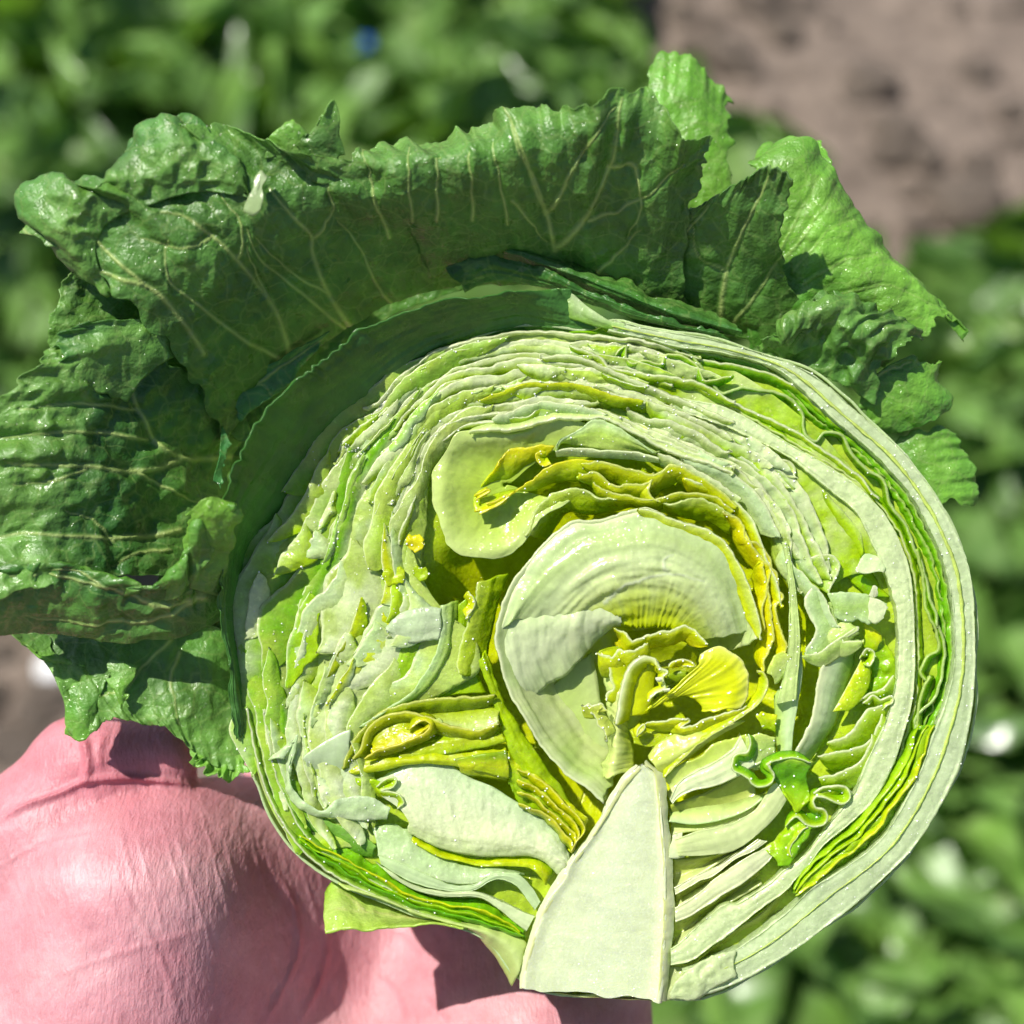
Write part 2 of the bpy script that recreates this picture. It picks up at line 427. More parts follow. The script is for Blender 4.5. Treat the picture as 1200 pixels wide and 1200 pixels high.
    F = grid_faces(nv, nu)
    # faces turned to the viewer
    v = Vw.reshape(nv, nu, 3)
    fn = np.cross(v[nv // 2, nu // 2] - v[nv // 2, nu // 2 - 1], v[nv // 2, nu // 2] - v[nv // 2 - 1, nu // 2])
    if fn @ FWD > 0: F = F[:, ::-1]
    ob = new_mesh(name, Vw, F, mat or M_CUT, parent or lettuce, LET_ORG, np.clip(C, 0, 1).reshape(-1, 3))
    if thick:
        sm = ob.modifiers.new('thickness', 'SOLIDIFY'); sm.thickness = thick * PX; sm.offset = -1
    return ob

def crom_rows(p, n):
    k = len(p)
    q = np.concatenate([(2 * p[0] - p[1])[None], p, (2 * p[-1] - p[-2])[None]])
    t = np.linspace(0, k - 1, n); i = np.minimum(t.astype(int), k - 2); f = (t - i)[:, None, None]
    a, b, c, d = q[i], q[i + 1], q[i + 2], q[i + 3]
    return 0.5 * (2 * b + (c - a) * f + (2 * a - 5 * b + 4 * c - d) * f ** 2 + (-a + 3 * b - 3 * c + d) * f ** 3)

def toward(row, c, s, dz):
    r = pad(row, 0.0)
    out = r.copy()
    out[:, 0] = c[0] + (r[:, 0] - c[0]) * s; out[:, 1] = c[1] + (r[:, 1] - c[1]) * s
    out[:, 2] = r[:, 2] + dz
    return out

def rib(A, B, z=0.0, h=4.0, depth=26.0, col=RIB, colside=None, name='rib', mat=None, jag=1.2, fib=0.7, nv=18, shA=0.0, shB=0.0, **kw):
    depth *= 0.7; h *= 0.55
    """cut rib: a flat, slightly rounded front face between the edges A and B, with sides that run back"""
    n = 90
    a = crom(pad(A, z), n); b = crom(pad(B, z), n)
    w = b - a
    wl = np.linalg.norm(w[:, :2], axis=1, keepdims=True) + 1e-6
    d = w / wl; d[:, 2] = 0
    def at(f, dz):
        r = a + w * f; r = r.copy(); r[:, 2] += dz; return r
    ab = a + d * shA; ab[:, 2] -= depth
    bb = b + d * shB; bb[:, 2] -= depth
    rows = [ab, at(0, -h * 0.9), at(0.10, -h * 0.15), at(0.35, h * 0.25), at(0.65, h * 0.25), at(0.9, -h * 0.15), at(1, -h * 0.9), bb]
    cs = colside or tuple(int(v * 0.95) for v in col)
    return loft(rows, col=(cs, col, col, col, col, col, col, cs), name=name, mat=mat, nv=nv + 8, thick=0, jagU=0, fib=fib, jag=jag, jagB=jag, fibs=4.0, **kw)

# ------------------------------------------------------------------ the cut head: outline, back shell, layered filling
OUTLINE_L = [(612, 1150), (598, 1138), (575, 1105), (550, 1088), (500, 1075), (440, 1053), (390, 1028), (352, 1000), (322, 960), (302, 915), (291, 870), (285, 820), (276, 770),
             (271, 720), (278, 680), (297, 640), (332, 600), (352, 570), (377, 525), (407, 490), (442, 468), (472, 438), (520, 408), (570, 395), (625, 384), (680, 390)]
OUTLINE_R = [(680, 390), (720, 375), (760, 385), (830, 397), (890, 414), (935, 430), (968, 450), (998, 477), (1028, 502), (1060, 531), (1087, 567), (1109, 603), (1126, 638),
             (1138, 676), (1142, 727), (1143, 765), (1142, 802), (1136, 852), (1122, 905), (1094, 958), (1066, 999), (1033, 1032), (987, 1072), (933, 1112), (883, 1142), (843, 1160), (812, 1168)]
CEN = (730, 790)
full = OUTLINE_L + OUTLINE_R[1:] + [(770, 1168), (700, 1166), (640, 1160), (612, 1150)]
# outer back of the half head: the wrapper leaf that closes it behind
loft([[(x, y, -10) for x, y in full], toward(full, CEN, 0.985, -75), toward(full, CEN, 0.90, -165), toward(full, CEN, 0.68, -255), toward(full, CEN, 0.36, -305), toward(full, CEN, 0.02, -318)],
     col=(RIB, MINT, LIME, LIME, MINT, RIB), name='wrapper_shell', nv=40, n=5, ns=60, thick=3, jagU=0)
# base filling: the deepest visible layer
loft([[(x, y, -14) for x, y in toward(full, CEN, 0.992, 0)[:, :2]], toward(full, CEN, 0.93, -18), toward(full, CEN, 0.80, -24), toward(full, CEN, 0.60, -34), toward(full, CEN, 0.42, -84), toward(full, CEN, 0.02, -104)],
     col=(LIME, (190, 210, 96), (196, 214, 100), (196, 212, 90), YEL, YEL), name='inner_layer', nv=40, n=4, ns=45, cells=2, thick=2, jagU=0)

OUTC = crom(np.array([(352, 1000), (322, 960), (302, 915), (291, 870), (285, 820), (276, 770), (271, 720), (278, 680), (297, 640), (332, 600), (352, 570), (377, 525), (407, 490), (442, 468),
                      (472, 438), (520, 408), (570, 395), (625, 384), (680, 390), (740, 396), (800, 410), (860, 432), (905, 460), (950, 495), (990, 535), (1020, 575), (1044, 620), (1058, 670)]), 300)
INC = crom(np.array([(470, 985), (440, 960), (425, 900), (420, 850), (470, 800), (505, 760), (510, 720), (490, 690), (480, 650), (485, 610), (495, 575), (505, 545), (520, 525), (545, 508),
                     (570, 502), (600, 500), (640, 494), (690, 492), (730, 505), (770, 524), (810, 540), (850, 556), (880, 580), (900, 610), (912, 640), (920, 670), (928, 690), (940, 710)]), 300)
def field(s, t0, t1, n=60):
    t = np.linspace(t0, t1, n) * 299
    i = np.arange(300)
    s = np.asarray(s) + np.zeros(n)
    o = np.stack([np.interp(t, i, OUTC[:, k]) for k in range(2)], 1); c = np.stack([np.interp(t, i, INC[:, k]) for k in range(2)], 1)
    return o * (1 - s[:, None]) + c * s[:, None]
def arc(s, t0, t1, z, seed, wob=0.05, n=50):
    t = np.linspace(t0, t1, n)
    ss = s + wob * fbm(t * 9, t * 0 + seed * 1.7, seed, 3)
    p = field(ss, t0, t1, n)
    return np.column_stack([p, z + 5 * fbm(t * 12, t * 0 + seed, seed + 3, 2)])
rng = random.Random(5)
loft([arc(0.02, 0.0, 0.99, -9, 11, .02, 140), arc(0.35, 0.0, 0.99, -11, 12, .05, 140), arc(0.7, 0.0, 0.99, -13, 13, .05, 140), arc(1.0, 0.0, 0.99, -18, 14, .02, 140)], col=((190, 214, 104), LIME, (190, 214, 104), (200, 218, 110)), n=3, ns=30, n2=1, nv=50, nu=420, cvar=.2, twocol=PALE, name='inner_layer')
# top layers: nested cut leaves, each slanting back under the next
palT = [PALE, LIME, MINT, (192, 216, 96), WHITE, (176, 208, 74), PALE, (202, 218, 104)]
for k in range(12):
    s = 0.0 + k * 0.082
    for seg in range(2):
        t0 = 0.42 + 0.27 * seg + rng.uniform(-0.06, 0.05); t1 = t0 + rng.uniform(0.24, 0.36)
        t1 = min(t1, 0.985 if s > .5 else .74)
        if t1 - t0 < .1: continue
        a = arc(s, t0, t1, -2 + rng.uniform(-4, 4), rng.randint(1, 9999), 0.09)
        wd = rng.uniform(0.12, 0.24)
        b = arc(s + wd, t0, t1, -16 - rng.uniform(0, 10), rng.randint(1, 9999), 0.09)
        m = (a + b) / 2; m[:, 2] += 6; m[:, :2] = a[:, :2] * 0.5 + b[:, :2] * 0.5
        cc = rng.choice(palT); c2 = rng.choice([LIME, (170, 202, 60), YEL, (160, 196, 70)])
        loft([a, m, b], col=(PALE if rng.random() < .5 else WHITE, cc, c2), jag=4.5, js=20, n=2.3, ns=19, n2=.9, fib=0.5, fibd='v', fibs=9, rim=WHITE, rimw=0.10, thick=rng.uniform(2.5, 4.5), nv=12, nu=150, taper=.16, twocol=rng.choice([LIME, WHITE, LIME, PALE]))
# left side: thin slices lying almost flat, torn and wet
palL = [PALE, MINT, (190, 214, 104), (206, 222, 132), LIME, WHITE, (184, 210, 90)]
for k in range(10):
    s = -0.01 + k * 0.10
    for seg in range(3):
        t0 = 0.02 + 0.15 * seg + rng.uniform(-0.04, 0.06); t1 = t0 + rng.uniform(0.12, 0.26)
        a = arc(s, t0, t1, -3 + rng.uniform(-3, 3), rng.randint(1, 9999), 0.16)
        wd = rng.uniform(0.18, 0.40)
        b = arc(s + wd, t0 + 0.01, t1 - 0.01, -10 - rng.uniform(0, 6), rng.randint(1, 9999), 0.14)
        m = a * 0.6 + b * 0.4; m[:, 2] += rng.uniform(2, 5)
        loft([a, m, b], col=(rng.choice([PALE, MINT] if s > .3 else [(170, 204, 100), (190, 214, 130)]), rng.choice(palL if s > .3 else [(150, 194, 70), (130, 182, 60), (172, 206, 100)]), rng.choice(palL if s > .25 else [(140, 188, 60), (160, 200, 84)])), jag=6, js=30, n=1.8, ns=30, n2=0.7, fib=0.5, fibd='v', fibs=7, rim=WHITE, rimw=0.06, thick=2.0, nv=14, nu=120, taper=.28, twocol=rng.choice([LIME, MINT, PALE, (196, 216, 96)]))

# torn scraps and crumpled folds lying on the layers
for k in range(64):
    s = rng.uniform(0.06, 0.92); t0 = rng.uniform(0.04, 0.9); ln = rng.uniform(0.03, 0.10); t1 = min(.97, t0 + ln)
    if t0 > .70 and s < .5: continue
    z0 = rng.uniform(-1, 3)
    a = arc(s, t0, t1, z0, rng.randint(1, 9999), 0.05, 14); b = arc(s + rng.uniform(.08, .22), t0 + rng.uniform(-.01, .012), t1, z0 - rng.uniform(4, 12), rng.randint(1, 9999), 0.06, 14)
    c0 = rng.choice([WHITE, PALE, MINT, LIME, (196, 216, 96), (206, 222, 140), YEL if s > .5 else (170, 206, 90)])
    loft([a, (a + b) / 2 + np.array([0, 0, rng.uniform(0, 4)]), b], col=(c0, rng.choice([PALE, LIME, MINT])), n=2.0, ns=16, n2=.8, jag=3, jagB=5, js=18, taper=.5, thick=.8, nv=12, nu=50, name='leaf_scrap', rim=WHITE, rimw=.08)

# ------------------------------------------------------------------ right hand side ribs
R0o = OUTLINE_R[1:]
R0i = [(712, 388), (760, 398), (800, 408), (845, 413), (890, 425), (920, 440), (950, 468), (986, 500), (1016, 525), (1040, 549), (1064, 577), (1085, 614), (1102, 650), (1112, 685), (1117, 727), (1118, 765), (1114, 797),
       (1104, 832), (1091, 864), (1078, 902), (1054, 950), (1027, 987), (987, 1017), (950, 1040), (917, 1072), (867, 1108), (800, 1138)]
rib(R0o, R0i, z=2, h=5, depth=60, col=(214, 228, 180), colside=(196, 214, 160), shA=6, shB=10, n=1.0, n2=0.9, fib=1.1, twocol=(204, 222, 170), name='rib')
# vein strand in the outer rib
va = [tuple(np.array(a) * .45 + np.array(b) * .55) for a, b in zip(crom(np.array(R0o), 30), crom(np.array(R0i), 30))]
loft([[(x - 2, y, 4.6) for x, y in va], [(x + 2, y - 1, 4.6) for x, y in va]], col=((210, 222, 134),), nv=5, bulge=1.5, thick=1, n=.4, jag=1.5, jagB=1.5, name='vein_strand')
R2o = kC((0, 290), (180, 330), (420, 470), (560, 550), (700, 650), (800, 760), (860, 880)) + [(1068, 680), (1071, 740), (1072, 765), (1070, 815), (1062, 850), (1049, 892), (1028, 932), (1001, 961), (966, 990), (947, 1015), (930, 1033), (920, 1044), (891, 1065), (860, 1090), (830, 1112), (810, 1126), (786, 1131)]
R2i = kC((0, 345), (200, 415), (420, 525), (560, 640), (680, 740), (740, 860)) + [(1036, 668), (1046, 700), (1051, 722), (1050, 790), (1037, 845), (1018, 886), (999, 930), (974, 961), (945, 998), (930, 1013), (920, 1018), (899, 1036), (862, 1059), (850, 1058), (822, 1080), (795, 1106), (786, 1112)]
rib(R2o, R2i, z=0, h=5, depth=50, col=(222, 234, 180), shA=8, shB=4, n=1.2, n2=0.9, fib=1.0)
# green ruffled layer between the two ribs
def off(row, d, z):
    r = crom(np.array([(p[0], p[1]) for p in row]), 80)
    t = np.gradient(r, axis=0); t /= np.linalg.norm(t, axis=1, keepdims=True)
    nn = np.stack([-t[:, 1], t[:, 0]], 1)          # for clockwise rows this points inwards
    return np.column_stack([r + nn * d, np.full(80, float(z))])
G1 = R0i[2:22]
loft([off(G1, 3, -10), off(G1, 10, -14), off(G1, 22, -40)], col=((150, 196, 70), GRN, DGRN), jag=3.5, n=2.5, ns=14, ruf=3, rimw=.12, rim=(178, 208, 110), fib=1.2, nv=12)
loft([off(G1, 11, -12), off(G1, 18, -20), off(G1, 34, -60)], col=((140, 190, 60), GRN, DGRN), jag=5, n=3, ns=12, rim=(176, 208, 100), rimw=.14, fib=1.2, nv=12)
G2 = R2o[1:15]
loft([off(G2, -4, -8), off(G2, -9, -16), off(G2, -20, -56)], col=(LIME, (150, 196, 60), GRN), jag=3.5, n=2, ns=14, rim=PALE, rimw=.12, fib=1, nv=12)
zig = kC((0, 100), (60, 150), (110, 230), (160, 275), (230, 250), (330, 262), (420, 295), (468, 350), (474, 420), (522, 462), (560, 425), (622, 440), (655, 505), (722, 575), (785, 610), (805, 700), (870, 785), (902, 870), (940, 960), (960, 1060), (985, 1130), (1000, 1190))
zig += kF((905, 130), (925, 210), (915, 300), (960, 380), (985, 470), (975, 560), (960, 650), (925, 720), (850, 800), (845, 900), (800, 990), (760, 1060), (740, 1120))[3:]
loft([[(x, y, -3) for x, y in zig], [(x - 3, y + 2, -10) for x, y in zig], [(x - 9, y + 9, -48) for x, y in zig]], col=((176, 206, 96), (140, 186, 60), GRN), jag=1.5, n=1.6, ns=12, rim=(190, 214, 130), rimw=.18, nv=12, thick=3, name='leaf_fold')
zig2 = kF((845, 10), (880, 150), (890, 260), (905, 330), (940, 400), (950, 480), (900, 520), (865, 590), (905, 640), (915, 600), (870, 700), (860, 780), (850, 860), (830, 950), (790, 1010), (770, 1090), (700, 1140), (680, 1190))
loft([[(x, y, -4) for x, y in zig2], [(x + 4, y + 1, -12) for x, y in zig2], [(x + 10, y + 4, -50) for x, y in zig2]], col=((170, 204, 84), (140, 188, 50), GRN), jag=1.5, n=1.6, ns=12, rim=(186, 212, 110), rimw=.16, nv=12, thick=3, name='leaf_fold')
# folded yellow green tail of that layer at the lower right
ta = kM((905, 150), (830, 350), (700, 530), (560, 650), (450, 735), (405, 752)); tb = kM((810, 160), (730, 340), (600, 500), (490, 590), (420, 660), (390, 722))
loft([pad(ta, -14), pad([tuple(np.array(a) * .65 + np.array(b) * .35) for a, b in zip(ta, tb)], 2), pad([tuple(np.array(a) * .3 + np.array(b) * .7) for a, b in zip(ta, tb)], -6), pad(tb, -20)],
     col=(GRN, (176, 204, 40), (150, 190, 40), GRN), jag=4, jagB=4, n=4, ns=13, fib=2.5, fibs=7, nv=22, rim=(186, 206, 60))
for d0, seedc in ((0.25, YEL), (0.55, (190, 210, 60)), (0.8, LIME)):
    c = [tuple(np.array(a) * (1 - d0) + np.array(b) * d0) for a, b in zip(ta, tb)]
    loft([pad(c, 6), [(x - 5, y - 4, -2) for x, y in c], [(x - 8, y - 7, -20) for x, y in c]], col=(seedc, (160, 196, 44), GRN), jag=6, js=34, n=3, ns=20, ruf=3, taper=.2, nv=9, thick=1.8, name='leaf_fold')

# inner side leaf layers at upper right (thin white edged leaves)
def strip(row, w, z=-2, depth=30, col=(PALE, LIME, OLIVE), side=1, jag=2.0, thick=3.0, **kw):
    """a leaf cut across: pale edge facing out, the blade slanting back to one side by w pixels"""
    depth *= 0.6
    r = pad(row, z)
    rr = crom(r, 70)
    t = np.gradient(rr[:, :2], axis=0); t /= np.linalg.norm(t, axis=1, keepdims=True) + 1e-9
    nn = np.stack([-t[:, 1], t[:, 0]], 1) * side
    m = rr.copy(); m[:, :2] += nn * w * 0.4; m[:, 2] -= depth * 0.22
    b = rr.copy(); b[:, :2] += nn * w; b[:, 2] -= depth
    kw.setdefault('rim', WHITE); kw.setdefault('rimw', 0.12); kw.setdefault('taper', 0.10)
    return loft([rr, m, b], col=col, jag=jag, thick=thick, nv=kw.pop('nv', 12), n=kw.pop('n', 1.4), ns=kw.pop('ns', 16), **kw)
strip(kC((0, 130), (200, 160), (350, 195), (450, 250), (560, 350), (640, 420)), 16, z=-6, col=(LIME, GRN, DGRN))
strip(kC((0, 215), (150, 290), (300, 355), (440, 420), (560, 500), (680, 590), (760, 680)), 12, z=-3, depth=40, col=((196, 214, 100), LIME, GRN))
strip(kC((0, 400), (120, 410), (270, 490), (420, 540), (440, 590), (410, 620)), 22, z=-5, depth=40, col=(PALE, LIME, GRN))
strip(kC((100, 480), (200, 500), (290, 560), (370, 640), (420, 720), (450, 745)), 18, z=-3, depth=36, col=(MINT, LIME, GRN), thick=5)
strip(kC((0, 520), (150, 560), (270, 640), (330, 720), (370, 800), (380, 830)), 26, z=2, depth=30, col=(MINT, MINT, PALE), thick=4, fib=.8)
strip(kC((0, 600), (120, 640), (220, 700), (290, 800), (330, 920), (370, 1010), (385, 1100)), 20, z=0, depth=40, col=(PALE, YEL, GOLD), thick=3)
# the blade between third leaf and white rib: green triangle with fold
loft([kC((420, 560), (520, 600), (620, 720), (700, 820), (720, 900)), kC((420, 650), (480, 720), (540, 800), (600, 900), (680, 960))], z=(-30, -24), col=(GRN, (140, 184, 70), LIME), bulge=8, n=3, rim=LIME)
loft([kC((545, 640), (600, 700), (690, 800), (710, 860)), kC((545, 650), (560, 720), (630, 830), (690, 910))], z=(-8, -14), col=(PALE, LIME, LIME), bulge=10, n=1.5, rim=WHITE)

# ------------------------------------------------------------------ right middle: pale faces, curls and frills
rib(kF((250, -20), (275, 100), (300, 300), (310, 480), (300, 620), (290, 720)), kF((225, -20), (255, 150), (262, 300), (255, 470), (225, 640), (200, 740)), z=4, h=3, depth=30, col=(210, 226, 152), jag=.8)
strip(kF((240, 0), (280, 90), (330, 130), (375, 185), (425, 235), (450, 300), (490, 380)), 18, z=2, depth=20, side=1, col=(MINT, MINT, PALE), thick=2.2)
strip(kF((375, 185), (340, 235), (335, 280), (358, 340), (385, 390), (360, 450), (325, 500)), 34, z=2, depth=16, side=-1, col=(MINT, (194, 218, 144), PALE), thick=2.0)
loft([kF((320, 500), (320, 620), (300, 740), (280, 860), (270, 1000)), kF((190, 700), (190, 760), (195, 860), (200, 940), (205, 1000))], z=(-4, -16), col=(MINT, MINT, (194, 216, 124)), bulge=6, n=1.5, ns=30, fib=.8, mat=M_HEART)
loft([kF((500, 430), (430, 540), (390, 650), (375, 760), (330, 890), (275, 990)), kF((570, 480), (560, 560), (520, 700), (480, 820), (420, 920), (350, 1020))], z=(2, -22), col=(WHITE, MINT, (176, 208, 100)), bulge=7, n=1.6, ns=26, rim=WHITE, rimw=.2, jag=2.5, mat=M_HEART, fib=.8)
loft([kF((440, 225), (520, 220), (600, 228), (650, 240), (725, 275)), kF((470, 335), (530, 355), (590, 350), (640, 365), (690, 358))], z=(8, 4), col=(MINT, (194, 218, 134), MINT), bulge=1, n=2.5, jag=3, jagB=3, thick=2.5)
loft([kF((640, 190), (660, 185), (680, 200)), kF((630, 225), (650, 240), (672, 228))], z=(12, 8), col=((235, 238, 202),), bulge=1, thick=2, n=2, name='torn_bit')
loft([kF((640, 240), (690, 255), (725, 290)), kF((640, 355), (665, 365), (695, 345))], z=(12, 10), col=(WHITE,), bulge=1, thick=2, n=2, name='torn_bit')
strip(kF((330, 60), (365, 50), (410, 38), (460, 45), (495, 75), (500, 110), (480, 145), (462, 180), (445, 225)), 22, z=0, depth=26, side=1, col=(PALE, (186, 212, 110), LIME), thick=2.5)
loft([kF((400, -20), (450, 60), (500, 100), (560, 180), (620, 230)), kF((560, -30), (600, 60), (650, 120), (690, 190), (730, 240))], z=(-18, -22), col=(LIME, (146, 192, 70), LIME), bulge=8, n=3, jag=3)
loft([kF((590, 60), (620, 40), (700, 60), (720, 110)), kF((575, 120), (620, 130), (680, 120), (715, 130))], z=(-2, 2), col=(MINT, WHITE), bulge=1, n=3, jag=4, thick=1.5)
strip(kF((325, 508), (400, 492), (470, 445), (530, 400), (580, 375), (578, 400), (510, 440), (600, 440)), 18, z=6, depth=14, side=1, col=(PALE, (196, 216, 130), PALE), thick=2.5)
loft([kF((600, 520), (560, 600), (510, 690), (465, 775)), kF((640, 560), (640, 640), (600, 720), (530, 782))], z=(-6, -6), col=(YEL, (190, 208, 60), LIME), bulge=3, n=3, rim=PALE)
loft([kF((620, 360), (680, 400), (690, 440)), kF((600, 470), (640, 500), (670, 490))], z=(-8, -12), col=(YEL, LIME), bulge=6, n=2.5, jag=3)
loft([kF((700, 420), (740, 500), (770, 580), (740, 640), (690, 690)), kF((640, 500), (650, 560), (640, 640), (610, 690), (600, 720))], z=(-14, -18), col=(LIME, (160, 196, 60), (150, 190, 60)), bulge=7, n=4, ns=12, jag=4, jagB=4)
for row, w, z, sdd in ((kF((440, 925), (500, 900), (550, 870), (600, 800), (625, 765), (690, 745), (750, 720)), 26, -2, 1), (kF((390, 985), (470, 965), (560, 950), (630, 920), (670, 850), (700, 790)), 22, -2, 1),
                      (kF((395, 1085), (470, 1070), (550, 1040), (600, 1000), (635, 935), (650, 880)), 22, 0, 1), (kF((375, 1180), (430, 1140), (500, 1128), (545, 1150), (550, 1180)), 16, 2, 1),
                      (kF((600, 520), (620, 480), (660, 500), (640, 560), (610, 560)), 10, 0, 1), (kF((600, 720), (640, 690), (700, 670), (750, 610)), 14, 0, 1), (kF((610, 740), (650, 700), (690, 720), (740, 700), (748, 735), (700, 760)), 12, 3, 1)):
    strip(row, w, z=z, depth=24, side=sdd, col=((206, 220, 130), (180, 208, 80), LIME), thick=2.2, ruf=2)
# curled green frill over the lower right ribs
strip(kL((275, 100), (285, 150), (265, 205), (225, 205), (195, 225), (185, 295), (240, 325), (275, 350), (300, 382), (345, 395), (395, 380), (420, 345), (415, 310), (382, 280), (410, 255), (460, 238), (530, 232), (620, 255)),
      9, z=14, depth=20, side=-1, col=((196, 216, 120), (150, 194, 60), GRN), thick=2.5, nv=10)
loft([kL((400, 250), (470, 235), (540, 240), (622, 255)), kL((400, 300), (440, 330), (520, 330), (605, 345)), kL((440, 375), (490, 400), (560, 400), (620, 420)), kL((490, 440), (520, 490), (545, 545), (600, 470))], z=(12, 4, 0, 6),
     col=((130, 180, 44), (110, 168, 40), (150, 194, 70), LIME), n=3, ns=16, jag=2, nv=18, rim=LIME)
loft([kL((265, 110), (330, 100), (400, 120), (430, 200)), kL((270, 250), (310, 300), (380, 270), (430, 220))], z=(0, -8), col=(PALE, (190, 210, 130)), bulge=6, n=2)
strip(kL((480, 620), (545, 562), (590, 600), (640, 622), (700, 608), (720, 560), (700, 520), (655, 510), (640, 470), (665, 440), (720, 460), (790, 492), (835, 478), (848, 440), (825, 400), (760, 390), (690, 405), (640, 440)),
      9, z=8, depth=22, side=-1, col=((206, 220, 140), (180, 206, 80), GRN), thick=2.6, nv=10)
loft([kL((350, 755), (420, 690), (480, 620), (550, 565)), kL((400, 790), (450, 760), (500, 680), (590, 600)), kL((440, 832), (500, 835), (540, 790), (630, 622))], z=(-4, 4, 6), col=(LIME, (170, 204, 40), (140, 188, 40)), n=3, ns=14, jag=2, jagB=4, nv=16, rim=LIME)
loft([kL((560, 560), (620, 540), (700, 540)), kL((540, 640), (600, 640), (690, 610))], z=(-6, -10), col=(GRN, (150, 190, 60)), bulge=5, n=2)
strip(kL((600, 620), (540, 690), (510, 740), (520, 790)), 10, z=8, depth=14, col=((196, 214, 70), (150, 190, 40)), thick=2.2)

# ------------------------------------------------------------------ ribs that spring from the core, right side
rib([(785, 937), (795, 917), (812, 905), (838, 892), (858, 878), (868, 862)], [(788, 942), (795, 934), (812, 926), (836, 921), (862, 910), (885, 896)], z=0, h=4, depth=40, col=WHITE, shA=-4, shB=-14, fib=1.0, mat=M_HEART, jag=.8)
loft([kJ((500, 1060), (620, 1050), (760, 1040), (880, 1010), (950, 985)), kJ((495, 1130), (620, 1145), (760, 1120), (860, 1080), (920, 1030))], z=(-26, -8), col=((170, 184, 110), PALE, MINT), bulge=6, n=1.2, ns=40, mat=M_HEART, fib=.5)
rib(kL((-140, 690), (0, 640), (170, 598), (300, 528), (360, 450), (403, 385), (432, 368)), kL((-120, 785), (0, 782), (150, 765), (250, 722), (350, 640), (430, 560), (490, 470)), z=2, h=6, depth=34, col=(220, 230, 168), shA=3, shB=-6, mat=M_HEART, fib=1.1, n=1.5)
loft([kG((905, 395), (925, 390), (960, 380)), kG((900, 505), (930, 505), (960, 500))], z=(-2, -2), col=(WHITE,), bulge=3, mat=M_HEART)
rib(kL((-142, 962), (-60, 915), (0, 882), (100, 838), (200, 770), (262, 738), (330, 690)), kL((-138, 998), (-50, 950), (0, 920), (80, 892), (200, 800), (290, 760), (380, 700)), z=1, h=3, depth=40, col=(232, 236, 190), mat=M_HEART, shB=-5, jag=.6)
rib(kL((-140, 1075), (-60, 1030), (0, 985), (100, 900), (220, 818), (300, 770), (400, 720)), kL((-138, 1152), (-50, 1118), (0, 1085), (130, 1000), (250, 930), (370, 830), (420, 770)), z=-1, h=5, depth=44, col=(228, 234, 184), mat=M_HEART, shA=3, shB=-8, jag=.8)

for ga, gb in ((kG((905, 260), (960, 240), (1080, 190), (1200, 130), (1300, 60)), kG((905, 400), (980, 380), (1080, 370), (1190, 340), (1300, 270))), (kG((915, 505), (1000, 505), (1100, 490), (1190, 465), (1260, 430)), kG((920, 650), (980, 610), (1080, 550), (1180, 490), (1250, 450))),
               (kG((925, 660), (1000, 625), (1090, 590), (1180, 550), (1260, 500)), kG((925, 750), (1000, 690), (1080, 630), (1180, 560), (1260, 520))), (kG((920, 800), (1000, 775), (1100, 715), (1200, 640), (1320, 560)), kG((915, 930), (980, 860), (1060, 800), (1180, 710), (1330, 620))),
               (kG((890, 1000), (1000, 1000), (1090, 930), (1200, 850), (1330, 760), (1450, 640)), kG((890, 1080), (1000, 1040), (1100, 980), (1200, 930), (1330, 860), (1480, 720)))):
    loft([pad(ga, -10), pad([tuple(np.array(p) * .5 + np.array(q) * .5) for p, q in zip(ga, gb)], -24), pad(gb, -14)], col=((176, 186, 90), (206, 214, 130), (214, 222, 160)), n=1.5, ns=30, fib=.6, nv=14, mat=M_HEART, jagU=0)
# ------------------------------------------------------------------ core
core_l = kG((750, 70), (690, 130), (640, 215), (570, 330), (530, 410), (440, 520), (400, 610), (330, 700), (290, 800), (250, 920), (225, 1000), (213, 1108))
core_r = kG((775, 62), (830, 110), (850, 180), (860, 280), (870, 400), (878, 500), (880, 600), (880, 800), (874, 900), (868, 1000), (862, 1100), (850, 1174))
ca_ = crom(pad(core_l, 0), 80); cb_ = crom(pad(core_r, 0), 80)
def cmix(f, z): 
    r = ca_ * (1 - f) + cb_ * f; r = r.copy(); r[:, 2] = z; return r
loft([cmix(0.05, -70), cmix(-0.02, -3), cmix(.12, 0), cmix(.5, 1.5), cmix(.88, 0), cmix(1.02, -3), cmix(.95, -70)], col=((200, 208, 160), (212, 218, 176), (204, 214, 170), (206, 216, 176), (204, 214, 170), (212, 218, 176), (200, 208, 160)), name='core', mat=M_CORE, n=.6, ns=30, n2=.25, nv=60, thick=0, cvar=.05, jag=0, jagB=0)
# bottom of the core (cut stalk)
bl = crom(pad([(612, 1157), (640, 1162), (680, 1168), (730, 1172), (774, 1173)], -2), 40); bz = bl.copy(); bz[:, 1] -= 10; bz[:, 2] = -90
loft([bl, bz], col=((210, 214, 142), (196, 200, 150)), name='stalk_end', mat=M_CORE, thick=0, nv=10)
